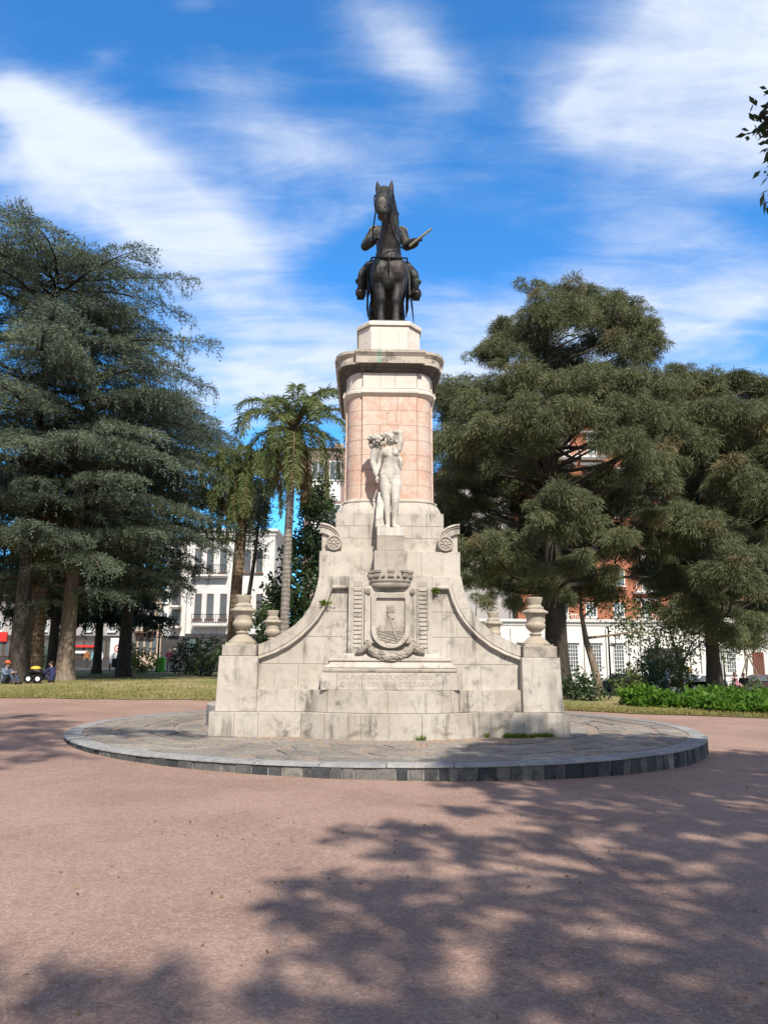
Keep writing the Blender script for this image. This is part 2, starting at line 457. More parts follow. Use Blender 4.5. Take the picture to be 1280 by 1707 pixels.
def ground_mats():
    # compacted red grit
    m, k, b = mat('red_grit', 0.92, 0, .12)
    tc = k.new('ShaderNodeTexCoord').outputs['Object']
    n = k.noise(tc, 0.45, 6, .6, .3)
    c = k.mix(k.ramp(n, .35, .65), rgb(0.262, 0.168, 0.128), rgb(0.345, 0.232, 0.180))
    n2 = k.noise(k.mapping(tc, scale=(1, 2.2, 1)), 1.7, 8, .7, .5)
    c = k.mix(k.math('MULTIPLY', k.ramp(n2, .48, .70), .35), c, rgb(0.245, 0.185, 0.145))
    def specks(sc):
        v = k.voronoi(tc, sc, out='Color'); sp = k.new('ShaderNodeSeparateColor'); k.link(v, sp.inputs[0]); return sp.outputs[0]
    fine = k.noise(tc, 90, 4, .75)
    f3 = k.noise(tc, 22, 5, .7)
    for sc, lo, hi in ((85, .30, .24), (38, .15, .15)):
        g_ = specks(sc)
        c = k.mix(k.math('MULTIPLY', k.ramp(g_, .62, .95), lo), c, rgb(0.58, 0.43, 0.35))
        c = k.mix(k.math('MULTIPLY', k.ramp(g_, .34, .05), hi), c, rgb(0.13, 0.075, 0.06))
    c = k.mix(k.math('MULTIPLY', k.ramp(f3, .50, .68), .35), c, rgb(0.24, 0.155, 0.13))
    c = k.mix(k.math('MULTIPLY', k.ramp(k.noise(k.mapping(tc, loc=(3, 8, 0)), 6, 7, .75), .52, .70), .28), c, rgb(0.46, 0.35, 0.28))
    far = k.voronoi(tc, 1.1, out='Distance')
    c = k.mix(k.math('MULTIPLY', k.ramp(far, .06, .02), .35), c, rgb(0.12, 0.09, 0.07))
    k.link(c, b.inputs['Base Color'])
    bump(k, b, k.math('ADD', fine, k.math('MULTIPLY', f3, .6)), .5, .012)
    M['grit'] = m
    # dry lawn
    m, k, b = mat('dry_lawn', .95, 0, .1)
    tc = k.new('ShaderNodeTexCoord').outputs['Object']
    n = k.noise(tc, .35, 7, .65, .3)
    c = k.mix(k.ramp(n, .40, .60), rgb(0.19, 0.20, 0.065), rgb(0.34, 0.28, 0.15))
    n2 = k.noise(tc, 9, 6, .75)
    c = k.mix(k.math('MULTIPLY', k.ramp(n2, .5, .7), .5), c, rgb(0.13, 0.15, 0.04))
    n3 = k.noise(tc, 2.1, 6, .7, .6)
    c = k.mix(k.math('MULTIPLY', k.ramp(n3, .55, .72), .55), c, rgb(0.36, 0.27, 0.17))
    k.link(c, b.inputs['Base Color']); bump(k, b, n2, .8, .05)
    M['lawn'] = m
    M['earth'] = plain('bare_brown_earth', (0.20, 0.145, 0.10), .95, 0, .3, 3)
    M['asphalt'] = plain('street_asphalt', (0.06, 0.06, 0.062), .9, 0, .2, 8)
    # pebbles
    m, k, b = mat('tan_pebble_bed', .85, 0, .2)
    tc = k.new('ShaderNodeTexCoord').outputs['Object']
    cc = k.voronoi(tc, 11, out='Color')
    sp = k.new('ShaderNodeSeparateColor'); k.link(cc, sp.inputs[0])
    c = k.mix(sp.outputs[0], rgb(0.42, 0.30, 0.20), rgb(0.30, 0.245, 0.20))
    c = k.mix(k.ramp(sp.outputs[1], .7, .75), c, rgb(0.25, 0.25, 0.26))
    d = k.voronoi(tc, 11, feature='DISTANCE_TO_EDGE')
    c = k.mix(k.ramp(d, .07, .0), c, rgb(0.13, 0.10, 0.075))
    pt = k.noise(tc, .8, 4, .6)
    c = k.mix(k.math('MULTIPLY', k.ramp(pt, .45, .65), .5), c, rgb(0.28, 0.24, 0.205))
    k.link(c, b.inputs['Base Color']); bump(k, b, k.ramp(d, 0, .25), .6, .02)
    M['pebble'] = m
    # slabs & kerb with per-stone tint
    def tinted(name, a, bcol, sc):
        m, k, b = mat(name, .95, 0, .08)
        at = k.new('ShaderNodeAttribute', attribute_name='tint').outputs['Fac']
        tc = k.new('ShaderNodeTexCoord').outputs['Object']
        c = k.mix(at, rgb(*a), rgb(*bcol))
        n = k.noise(tc, sc, 8, .7, .3)
        c = k.mix(k.math('MULTIPLY', k.ramp(n, .42, .68), .55), c, rgb(*[x * .55 for x in a]))
        vd = k.voronoi(k.vmath('ADD', tc, k.vmath('MULTIPLY', k.new('ShaderNodeTexNoise').outputs['Color'], (.05, .05, .05))), sc * 2.6, feature='DISTANCE_TO_EDGE')
        c = k.mix(k.math('MULTIPLY', k.ramp(vd, .05, .0), .5), c, rgb(*[x * .4 for x in a]))
        n2 = k.noise(k.mapping(tc, loc=(5, 2, 1)), sc * 2.2, 8, .7)
        c = k.mix(k.math('MULTIPLY', k.ramp(n2, .55, .75), .35), c, rgb(0.44, 0.37, 0.28))
        k.link(c, b.inputs['Base Color']); bump(k, b, n, .4, .015)
        return m
    M['slab'] = tinted('grey_paving_slab', (0.20, 0.182, 0.16), (0.33, 0.30, 0.255), 3.2)
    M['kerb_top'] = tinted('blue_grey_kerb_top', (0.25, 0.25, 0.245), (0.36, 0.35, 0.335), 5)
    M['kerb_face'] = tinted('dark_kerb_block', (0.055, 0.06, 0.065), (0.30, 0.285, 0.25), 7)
ground_mats()

def dense(a, b, n): return [a + (b - a) * i / n for i in range(n + 1)]
far_x = [-900, -400, -200, -120] + dense(-80, 80, 80) + [120, 200, 400, 900]
far_y = [-300, -100, -40] + dense(-20, 100, 60) + [140, 220, 400, 900, 2000]
sheet('ground', far_x, far_y, -0.03, M['earth'])
sheet('gravel_plaza', dense(-40, 40, 80), dense(-20, 40, 60), 0.0, M['grit'])
# lawn, left behind the plaza: wavy near edge
def lawn_left(u, v):
    e = 26.6 + 0.25 * math.sin(u * .9) + .12 * math.sin(u * 2.7 + 1)
    return u, e + v * (64 - e)
sheet('lawn', dense(-80, -1.2, 100), dense(0, 1, 50), 0.02, M['lawn'], lawn_left)
def lawn_right(u, v):
    e = 27.8 - 0.52 * max(0, u - 3) * .9 + .1 * math.sin(u * 2.1)
    e = max(e, 20.5)
    return u, e + v * (57 - e)
sheet('lawn_strip', dense(-1.2, 70, 100), dense(0, 1, 44), 0.02, M['lawn'], lawn_right)
sheet('street', dense(-100, 100, 100), dense(58, 75, 10), 0.05, M['asphalt'])

# ------------------------------------------------------------------ round pavement with kerb
DC = (0.04, 17.03); DR = 6.37; DZ = 0.19
def disc():
    n = 200
    mb = MB(); ring = [(DC[0] + 6.12 * math.cos(2 * math.pi * i / n), DC[1] + 6.12 * math.sin(2 * math.pi * i / n)) for i in range(n)]
    mb.prism(ring, -0.3, DZ - .012)
    tag(mb.build('pavement', M['pebble']), kind='structure')
    # kerb top stones
    kt, tint = MB(), []
    ns = 44
    for i in range(ns):
        a0, a1 = 2 * math.pi * i / ns + .0012, 2 * math.pi * (i + 1) / ns - .0012
        rr = lambda r, z, a: (DC[0] + r * math.cos(a), DC[1] + r * math.sin(a), z)
        seg = 5
        rings = []
        jz = random.uniform(-.004, .004)
        for q in range(seg + 1):
            a = a0 + (a1 - a0) * q / seg
            rings.append([rr(6.06, .0, a), rr(6.06, DZ + jz, a), rr(DR - .025, DZ + jz, a), rr(DR, DZ - .014 + jz, a), rr(DR + .004, DZ - .032 + jz, a), rr(DR - .03, DZ - .034 + jz, a), rr(DR - .03, .0, a)])
        f0 = len(kt.f); kt.loft(rings); tint += [random.random()] * (len(kt.f) - f0)
    o = kt.build('kerb', M['kerb_top'], smooth=30)
    at = o.data.attributes.new('tint', 'FLOAT', 'FACE'); at.data.foreach_set('value', tint)
    tag(o, kind='structure')
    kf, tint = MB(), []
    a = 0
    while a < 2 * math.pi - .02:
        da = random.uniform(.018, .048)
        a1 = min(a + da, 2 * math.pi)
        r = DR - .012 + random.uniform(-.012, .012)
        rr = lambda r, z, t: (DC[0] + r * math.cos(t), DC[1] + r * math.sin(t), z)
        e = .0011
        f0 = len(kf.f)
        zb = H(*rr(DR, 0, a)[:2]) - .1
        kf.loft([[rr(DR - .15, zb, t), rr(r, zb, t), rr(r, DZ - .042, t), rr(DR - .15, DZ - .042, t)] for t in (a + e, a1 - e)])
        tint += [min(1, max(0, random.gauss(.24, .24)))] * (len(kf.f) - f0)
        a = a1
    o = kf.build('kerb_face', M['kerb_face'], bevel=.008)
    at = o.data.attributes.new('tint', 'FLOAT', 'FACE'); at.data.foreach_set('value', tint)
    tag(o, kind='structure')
    kb = MB(); kb.lathe([(DR - .05, -.35), (DR - .05, DZ - .045)], (DC[0], DC[1], 0), 160)
    tag(kb.build('kerb_bed', M['mortar'], smooth=40), kind='structure')
    # paving slabs, skewed, in rings
    sl, tint = MB(), []
    for r0, r1, w in ((5.50, 6.03, .19), (4.92, 5.43, .20), (4.36, 4.85, .21), (3.8, 4.29, .22)):
        t = random.random()
        end = t + 2 * math.pi
        while t < end - .1:
            ww = w * random.uniform(.35, 1.3); gap = .006 if random.random() < .35 else random.uniform(.015, .075)
            ww = min(ww, end - t - gap - .006)
            sk = random.uniform(-.07, .07)
            ia, ib = random.uniform(0, .07), random.uniform(0, .07)
            pts = []
            for q in range(5): pts.append((r1 - ia, t + sk + ww * q / 4))
            for q in range(5): pts.append((r0 + ib, t - sk + ww * (1 - q / 4)))
            f0 = len(sl.f)
            sl.prism([(DC[0] + r * math.cos(a), DC[1] + r * math.sin(a)) for r, a in pts], DZ - .05, DZ + random.uniform(-.004, .008))
            tint += [random.random()] * (len(sl.f) - f0)
            t += ww + gap + .004
    o = sl.build('paving_slabs', M['slab'], bevel=.006)
    at = o.data.attributes.new('tint', 'FLOAT', 'FACE'); at.data.foreach_set('value', tint)
    tag(o, kind='structure')
disc()

# ------------------------------------------------------------------ monument
MZ = 0.19
MYAW = R(1.5)
MONX, MONY = 0.045, 17.4
mon = empty('stone_monument', (MONX, MONY, MZ), MYAW, label='tall pale granite monument with pink marble shaft, stepped curved base and carved city shield', cat='monument')
def MW(x, y, z):
    """monument coordinates (z above the plaza) to the world"""
    c, s = math.cos(MYAW), math.sin(MYAW)
    return (MONX + x * c - y * s, MONY + x * s + y * c, z)

def bulged(hx, hy, cx, cy, sag, n=14):
    P = []
    def arc(x0, y0, x1, y1):
        mx, my = (x0 + x1) / 2, (y0 + y1) / 2
        dx, dy = x1 - x0, y1 - y0; L = math.hypot(dx, dy); nx, ny = dy / L, -dx / L
        rad = (L * L / 4 + sag * sag) / (2 * sag); half = math.asin(L / 2 / rad)
        for i in range(n + 1):
            a = -half + 2 * half * i / n
            P.append((mx + dx / L * rad * math.sin(a) + nx * (rad * math.cos(a) - rad + sag), my + dy / L * rad * math.sin(a) + ny * (rad * math.cos(a) - rad + sag)))
    P.append((-hx, -hy)); arc(-cx, -hy, cx, -hy); P.append((hx, -hy)); arc(hx, -cy, hx, cy); P.append((hx, hy)); arc(cx, hy, -cx, hy); P.append((-hx, hy)); arc(-hx, cy, -hx, -cy)
    return P

def front_y(outl, x):
    best = None
    for (xa, ya), (xb, yb) in zip(outl, outl[1:] + outl[:1]):
        if min(xa, xb) - 1e-9 <= x <= max(xa, xb) + 1e-9 and abs(xa - xb) > 1e-6:
            y = ya + (yb - ya) * (x - xa) / (xb - xa)
            if best is None or y < best: best = y
    return best

def vjoint(mb, outl, xs, z0, z1, w=.005, mi=1):
    for x in xs:
        y = max(front_y(outl, x - w), front_y(outl, x + w)); yy = min(front_y(outl, x - w), front_y(outl, x + w))
        mb.box(x - w, x + w, yy - .0025, y + .05, z0 + .002, z1 - .002, mi)

G2 = [M['granite'], M['mortar']]
# --- lower and upper step
o1 = bulged(3.29, 2.93, 1.62, 1.4, .58)
mb = MB().prism(o1, 0.1 - MZ, .612 - MZ)
vjoint(mb, o1, [-2.83, -2.40, -1.62, -1.18, -.53, -.05, .54, .98, 1.62, 2.44, 2.86], .19 - MZ, .612 - MZ)
mb.build('base_step', [M['granite_base'], M['mortar']], mon, bevel=.012)
o2 = bulged(2.48, 2.74, 1.55, 1.35, .55)
mb = MB().prism(o2, .618 - MZ, 1.012 - MZ)
vjoint(mb, o2, [-1.75, -1.15, -.06, .62, 1.35, 1.72], .62 - MZ, 1.01 - MZ)
mb.build('base_step', [M['granite_base'], M['mortar']], mon, bevel=.012)
mb = MB().prism(bulged(2.46, 2.72, 1.53, 1.33, .55), .58 - MZ, .64 - MZ); mb.build('step_joint', M['mortar'], mon)

# --- concave wing walls (solid between front and rear)
cur = [(-1.36, 3.138), (-1.40, 2.93), (-1.45, 2.74), (-1.53, 2.54), (-1.66, 2.34), (-1.82, 2.185), (-2.0, 2.06), (-2.2, 1.95), (-2.36, 1.875), (-2.47, 1.832)]
inn = [(-1.10, 2.88), (-1.13, 2.80), (-1.17, 2.66), (-1.24, 2.50), (-1.345, 2.32), (-1.48, 2.155), (-1.66, 1.97), (-1.88, 1.80), (-2.15, 1.66), (-2.47, 1.545)]
wall = [(-2.47, 1.0), (2.47, 1.0)] + [(-x, z) for x, z in cur[::-1]] + cur
mb = MB()
mb.prismy([(x, z - MZ) for x, z in wall], -2.6, 2.6)
def strip(x0, x1, z0, z1, y=-2.6, p=.0025): mb.box(x0, x1, y - p, y + .03, z0 - MZ, z1 - MZ, 1)
for s in (-1, 1):
    lo = lambda a, b: (min(s * a, s * b), max(s * a, s * b))
    for z, xe in ((1.478, 2.46), (1.985, 1.66), (2.46, 1.25)):
        a, b = lo(.8 if z > 1.6 else 1.2, xe); strip(a, b, z - .005, z + .005)
    for x, z0, z1 in ((1.72, 1.01, 1.475), (2.1, 1.48, 1.66), (1.62, 1.48, 1.95), (1.55, 1.99, 2.03), (1.27, 1.99, 2.455), (1.66, 1.02, 1.10)):
        a, b = lo(x - .004, x + .004); strip(a, b, z0, z1)
mb.build('wing_wall', G2, mon, bevel=.008)
for s in (-1, 1):
    mb = MB()
    rings = []
    for (xo, zo), (xi, zi) in zip(cur, inn):
        f = lambda t: (s * (xo + (xi - xo) * t), zo + (zi - zo) * t - MZ)
        sec = []
        for t, y in ((0, -2.55), (0, -2.665), (.70, -2.665), (.74, -2.65), (.80, -2.65), (.84, -2.69), (.93, -2.70), (1.0, -2.67), (1.0, -2.55)):
            x, z = f(t); sec.append((x, y, z))
        rings.append(sec)
    mb.loft(rings)
    sgn = lambda a, b: (min(s * a, s * b), max(s * a, s * b))
    a, b = sgn(.8, 1.13)
    MB().box(a, b, -2.663, -2.55, 2.955 - MZ, 3.136 - MZ).build('coping_return', M['granite'], mon, bevel=.01)
    MB().tube([(s * .8, -2.66, 2.92 - MZ), (s * 1.12, -2.66, 2.92 - MZ)], .042, 10).build('coping_roll', M['granite'], mon, smooth=40)
    for i in (3, 6):
        (xo, zo), (xi, zi) = cur[i], inn[i]
        mb.tube([(s * xo, -2.664, zo - MZ), (s * (xo + .7 * (xi - xo)), -2.664, zo + .7 * (zi - zo) - MZ)], .004, 4, 1)
    mb.build('scroll_coping', G2, mon, smooth=35)
# core under the upper block
mb = MB().box(-1.36, 1.36, -2.55, 2.55, 2.9 - MZ, 3.145 - MZ); mb.build('core', M['granite'], mon)

# --- corner piers
for sx_ in (-1, 1):
    for sy_ in (-1, 1):
        x0, x1 = sorted((sx_ * 2.455, sx_ * 3.2)); y0, y1 = sorted((sy_ * 2.85, sy_ * 2.06))
        t = .035
        mb = MB().loft([[(x0 + (t * 0 if sx_ > 0 else 0), y0, .614 - MZ), (x1, y0, .614 - MZ), (x1, y1, .614 - MZ), (x0, y1, .614 - MZ)],
                        [(x0 + (t * .8 if sx_ < 0 else 0), y0 + .02, 1.612 - MZ), (x1 - (t * .8 if sx_ > 0 else 0), y0 + .02, 1.612 - MZ), (x1 - (t * .8 if sx_ > 0 else 0), y1, 1.612 - MZ), (x0 + (t * .8 if sx_ < 0 else 0), y1, 1.612 - MZ)]])
        pier = mb.build('pier', M['granite'], mon, bevel=.014)
        x0, x1 = sorted((sx_ * 2.50, sx_ * 3.13)); y0, y1 = sorted((sy_ * 2.79, sy_ * 2.12))
        mb = MB().box(x0, x1, y0, y1, 1.616 - MZ, 1.824 - MZ)
        mb.build('pier_cap', M['granite_mid'], pier, bevel=.012)
        mb = MB().box(x0 + .04, x1 - .04, y0 + .04, y1 - .04, 1.6 - MZ, 1.63 - MZ); mb.build('cap_joint', M['mortar'], pier)

# --- inscription block with mouldings
mb = MB()
mb.box(-1.275, 1.275, -3.02, -2.5, 1.016 - MZ, 1.325 - MZ)
for x in (-.52, .95, -.98): mb.box(x - .004, x + .004, -3.0225, -2.9, 1.02 - MZ, 1.32 - MZ, 1)
blk = mb.build('inscription_block', G2, mon, bevel=.02)
mb = MB().box(-1.24, 1.24, -2.985, -2.5, 1.33 - MZ, 1.41 - MZ); mb.build('moulding', M['granite_mid'], mon, bevel=.03)
mb = MB()
prof = [(1.10, -2.92, 1.515), (1.12, -2.925, 1.50), (1.14, -2.94, 1.47), (1.19, -2.97, 1.44), (1.235, -2.98, 1.414)]
mb.loft([[(-a, y, z - MZ), (a, y, z - MZ), (a, -2.5, z - MZ), (-a, -2.5, z - MZ)] for a, y, z in prof[::-1]])
mb.build('moulding', M['granite'], mon, smooth=50)
mb = MB().box(-1.145, 1.145, -2.93, -2.5, 1.526 - MZ, 1.585 - MZ); mb.build('moulding', M['granite'], mon, bevel=.022)
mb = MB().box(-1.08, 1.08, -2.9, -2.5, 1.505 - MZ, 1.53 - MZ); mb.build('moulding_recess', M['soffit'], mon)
mb = MB()
mb.loft([[(-a, y, z - MZ), (a, y, z - MZ), (a, -2.5, z - MZ), (-a, -2.5, z - MZ)] for a, y, z in ((1.02, -2.88, 1.588), (.95, -2.82, 1.63), (.90, -2.79, 1.672))])
mb.build('moulding', M['granite'], mon, smooth=50)

def text(name, body, size, x, z, y, m, parent, rot=0, depth=.006, sx=1.0):
    """carved writing, one mesh per word, centred on x, z"""
    made = []; cur = 0.0
    dg = bpy.context.evaluated_depsgraph_get()
    for word in body.split(' '):
        cu = bpy.data.curves.new(name, 'FONT'); cu.body = word; cu.size = size; cu.align_x = 'LEFT'; cu.align_y = 'CENTER'
        cu.extrude = depth; cu.resolution_u = 3; cu.space_character = 1.08
        t = bpy.data.objects.new(name, cu); COL.objects.link(t)
        dg.update()
        me = bpy.data.meshes.new_from_object(t.evaluated_get(dg))
        bpy.data.objects.remove(t); me.materials.clear(); me.materials.append(m)
        w = max(v.co.x for v in me.vertices)
        made.append((me, cur)); cur += w + size * .38
    tot_ = cur - size * .38
    for me, c in made:
        o = bpy.data.objects.new(name, me); COL.objects.link(o); o.parent = parent
        o.matrix_local = Matrix.Translation((x, y, z)) @ Matrix.Rotation(R(90), 4, 'X') @ Matrix.Rotation(rot, 4, 'Z') @ Matrix.Scale(sx, 4, (1, 0, 0)) @ Matrix.Translation((c - tot_ / 2, 0, 0))
M['letters'] = plain('worn_carved_letters', (0.39, 0.345, 0.28), .9, 0, .35, 12)
text('inscription', 'AL FVNDADOR DE MONTEVIDEO', .105, -.06, 1.245 - MZ, -3.02, M['letters'], blk, sx=.98)
text('inscription', 'CAPITAN DON BRVNO DE ZABALA', .105, -.05, 1.12 - MZ, -3.02, M['letters'], blk, sx=.98)

# --- crest panel
mb = MB()
mb.box(-.795, .795, -2.72, -2.5, 1.67 - MZ, 3.15 - MZ)
for s in (-1, 1):
    xa, xb = sorted((s * .70, s * .735)); mb.box(xa, xb, -2.745, -2.7, 1.68 - MZ, 2.9 - MZ)
    xa, xb = sorted((s * .50, s * .535)); mb.box(xa, xb, -2.745, -2.7, 1.68 - MZ, 2.9 - MZ)
    for i in range(14):   # rungs between the fillets
        z = 1.78 + i * .082
        xa, xb = sorted((s * .54, s * .695)); mb.box(xa, xb, -2.742, -2.7, z - MZ, z + .06 - MZ)
    for i in range(6):
        xa = s * (.53 + .03 * i); mb.box(min(xa, xa + s * .015), max(xa, xa + s * .015), -2.735, -2.7, 2.93 - MZ, 3.03 - MZ)
panel = mb.build('crest_panel', M['granite'], mon, bevel=.006)
mb = MB().box(-.49, .49, -2.79, -2.7, 1.86 - MZ, 2.93 - MZ)
for s in (-1, 1): xa, xb = sorted((s * .43, s * .49)); mb.box(xa, xb, -2.81, -2.78, 1.88 - MZ, 2.92 - MZ)
mb.build('shield_board', M['granite'], panel, bevel=.012)
mb = MB().box(-.25, .16, -2.80, -2.78, 2.855 - MZ, 2.905 - MZ); mb.build('scroll_chip', M['letters'], panel, bevel=.008)
def shield_outline(w, top, bot, r, ch):
    P = [(-w + ch, top), (w - ch, top), (w, top - ch)]
    for i in range(17):
        a = -math.pi * i / 16
        P.append((w * math.cos(a), bot + r + r * math.sin(a)))
    P.append((-w, top - ch))
    return P
so_ = shield_outline(.365, 2.81, 1.76, .36, .06); si_ = shield_outline(.268, 2.70, 1.83, .30, .015)
mb = MB()
oo = [Vector((x, z)) for x, z in so_]; ii = [Vector((x, z)) for x, z in si_]
ring = lambda pts, y: [(p[0], y, p[1] - MZ) for p in pts]
mb.loft([ring(so_, -2.78), ring(so_, -2.845), ring([(x * .97, 2.28 + (z - 2.28) * .975) for x, z in so_], -2.86), ring([(x * 1.03, 2.28 + (z - 2.28) * 1.02) for x, z in si_], -2.86), ring(si_, -2.845), ring(si_, -2.805)])
shd = mb.build('shield', M['granite'], panel, smooth=35)
mb = MB()   # relief: hill with fort above waves
hill = [(-.25, 2.08), (-.18, 2.10), (-.12, 2.13), (-.09, 2.25), (-.075, 2.40), (-.06, 2.44), (.05, 2.44), (.07, 2.40), (.10, 2.28), (.13, 2.20), (.19, 2.12), (.26, 2.08)]
mb.prismy([(x, z - MZ) for x, z in hill], -2.826, -2.79)
for q in range(5):
    a = [(-.06 + .02 * q + .05 * t * (1 - .2 * q) + .10 * t * t, -2.83, 2.40 - .05 * q - .22 * t + .05 * math.sin(t * 5) - MZ) for t in dense(0, 1, 8)]
    mb.tube(a, .011, 6)
mb.ball((-.03, -2.83, 2.36 - MZ), .025, 8); mb.ball((.04, -2.83, 2.33 - MZ), .025, 8)
mb.box(-.075, .075, -2.835, -2.79, 2.44 - MZ, 2.47 - MZ); mb.box(-.065, .065, -2.83, -2.79, 2.47 - MZ, 2.53 - MZ)
for x in (-.065, -.012, .041): mb.box(x, x + .024, -2.835, -2.79, 2.53 - MZ, 2.565 - MZ)
for j in range(6):
    z = 2.06 - .036 * j; wv = math.sqrt(max(.01, 1 - ((2.13 - z) / .31) ** 2)) * .255
    mb.tube([(x, -2.812, z + .008 * math.sin(x * 34 + j * 1.7) - MZ) for x in dense(-wv, wv, 22)], .010, 6)
for s in (-1, 1):
    for q in range(3): mb.tube([(s * (.17 + .03 * q), -2.815, 2.10 - MZ), (s * (.20 + .03 * q), -2.815, 2.19 - .02 * q - MZ)], .007, 5)
mb.build('shield_relief', M['granite_mid'], shd, smooth=40)
text('motto', 'NI OFENDO', .088, 0.0, 2.755 - MZ, -2.86, M['letters'], shd, depth=.005)
text('motto', 'LIBERTAD', .088, -.315, 2.40 - MZ, -2.86, M['letters'], shd, R(90), depth=.005)
text('motto', 'NI TEMO', .088, .315, 2.40 - MZ, -2.86, M['letters'], shd, R(-90), depth=.005)
text('motto', 'CON', .075, 0.0, 1.80 - MZ, -2.86, M['letters'], shd, depth=.005)
for s in (-1, 1):
    for z in (2.84, 1.885):
        mb = MB().lathe([(.055, 0), (.055, .05), (.035, .06), (.03, .045), (.0001 + .018, .045), (.015, .075), (.002, .08)], n=18)
        o = mb.build('rosette', M['granite_mid'], panel, smooth=40, loc=(s * .425, -2.79, z - MZ), rot=(R(90), 0, 0))
# laurel garland under the shield, ribbon ends at both sides
mb = MB(); pts = []
for i in range(33):
    a = math.pi * (1 - i / 32)
    pts.append((.40 * math.cos(a), -2.86 - .03 * math.sin(a), 1.86 - .245 * math.sin(a) ** .9 - MZ))
mb.tube(pts, [.045 + .05 * math.sin(math.pi * i / 32) for i in range(33)], 10)
rg = random.Random(3)
for i in range(1, 32):
    p = Vector(pts[i]); d = (Vector(pts[min(32, i + 1)]) - Vector(pts[i - 1])).normalized() * (1 if i < 16 else -1)
    rr = .045 + .05 * math.sin(math.pi * i / 32)
    for q in range(9):
        th = rg.uniform(0, 2 * math.pi); off = Vector((0, math.cos(th), math.sin(th))) * rr
        if off.y > .03: continue
        mb.ball(p + off, (.036, .016, .018), 6, 0, (0, -math.atan2(d.z, d.x), rg.uniform(-.5, .5)))
gar = mb.build('garland', M['granite_mid'], panel, smooth=60)
for s in (-1, 1):
    mb = MB()
    mb.tube([(s * .39, -2.85, 1.86 - MZ), (s * .45, -2.86, 1.80 - MZ), (s * .52, -2.86, 1.745 - MZ), (s * .60, -2.86, 1.71 - MZ), (s * .645, -2.85, 1.70 - MZ)], [(.03, .03), (.05, .05), (.062, .05), (.055, .045), (.03, .03)], 10)
    for i in range(30):
        t = rg.random(); mb.ball((s * (.42 + .21 * t), -2.895 + rg.uniform(-.01, .01), 1.82 - .11 * t + rg.uniform(-.04, .04) - MZ), (.03, .014, .014), 6, 0, (0, s * .6, 0))
    mb.build('ribbon_end', M['granite_mid'], gar, smooth=60)
# mural crown above the shield
mb = MB()
def ell(w, d, z, n=40): return [(w * math.cos(2 * math.pi * i / n), -2.72 + d * math.sin(2 * math.pi * i / n), z - MZ) for i in range(n)]
mb.loft([ell(.30, .18, 2.885), ell(.355, .235, 2.90), ell(.375, .255, 2.93), ell(.375, .255, 2.96), ell(.365, .245, 2.985), ell(.39, .27, 3.02), ell(.385, .265, 3.035), ell(.385, .265, 3.10), ell(.36, .24, 3.10), ell(.35, .23, 3.0)])
for a in (-90, -48, -132, 0, 180, -69, -111, -25, -155):
    big = a in (-90, 0, 180, -48, -132)
    w = .052 if big else .028; h = .085 if big else .03
    if a in (-69, -111): h = .03
    c, s2 = math.cos(R(a)), math.sin(R(a)); px, py = .385 * c, -2.72 + .265 * s2
    b = MB().box(-w, w, -.035, .035, 3.09 - MZ, 3.09 + h - MZ)
    if big: b.box(-w - .018, w + .018, -.05, .05, 3.09 + h - MZ, 3.09 + h + .05 - MZ)
    ca, sa = math.cos(R(a + 90)), math.sin(R(a + 90))
    mb.add([(px + x * ca - y * sa, py + x * sa + y * ca, z) for x, y, z in b.v], b.f)
mb.build('mural_crown', M['granite_dark'], panel, smooth=35, bevel=.006)
# green tufts growing from joints
def tuft_quads(c, n, r, h, seed, lean=(0, -.4, 0)):
    g = np.random.default_rng(seed)
    p = np.array(c) + g.normal(0, r, (n, 3)) * [1, .3, .25]
    d = g.normal(0, .5, (n, 3)) + [lean[0], lean[1], .6]; d /= np.linalg.norm(d, axis=1)[:, None]
    L = g.uniform(.5, 1, n)[:, None] * h; w = np.cross(d, g.normal(0, 1, (n, 3))); w /= np.linalg.norm(w, axis=1)[:, None]
    w *= .13 * L
    return np.stack([p, p + d * L * .5 + w, p + d * L, p + d * L * .5 - w], 1)
for i, (x, z, r, lab) in enumerate(((.86, 2.85, .03, 'small green weed growing from the wall joint right of the shield panel'), (-1.24, 2.60, .04, 'small green weed growing on the left curved coping'))):
    q = tuft_quads((0, 0, 0), 130, r, .10, 40 + i)
    o = quads('weed', q, M['grass_blade']); o.location = MW(x, -2.68, z); tag(o, lab, 'weed', 'weeds on the monument')

# --- block above the panel, scrolls, upper blocks
mb = MB().box(-1.385, 1.385, -2.35, 2.35, 3.148 - MZ, 3.652 - MZ)
for x in (-.56, .62): mb.box(x - .004, x + .004, -2.3525, -2.3, 3.15 - MZ, 3.65 - MZ, 1)
mb.build('upper_block', G2, mon, bevel=.012)
mb = MB().box(-1.08, 1.08, -2.2, 2.2, 3.656 - MZ, 4.448 - MZ)
for z in (4.19, 3.94): mb.box(-1.08, 1.08, -2.2025, -2.1, z - .004 - MZ, z + .004 - MZ, 1)
for x, z0, z1 in ((-.72, 4.194, 4.44), (.74, 4.194, 4.44), (-.82, 3.944, 4.186), (.84, 3.944, 4.186)): mb.box(x - .004, x + .004, -2.2025, -2.1, z0 - MZ, z1 - MZ, 1)
for z in (4.19, 3.94):
    for s in (-1.0815, 1.0765): mb.box(s, s + .005, -2.1, 2.1, z - .004 - MZ, z + .004 - MZ, 1)
mb.build('upper_block', G2, mon, bevel=.012)
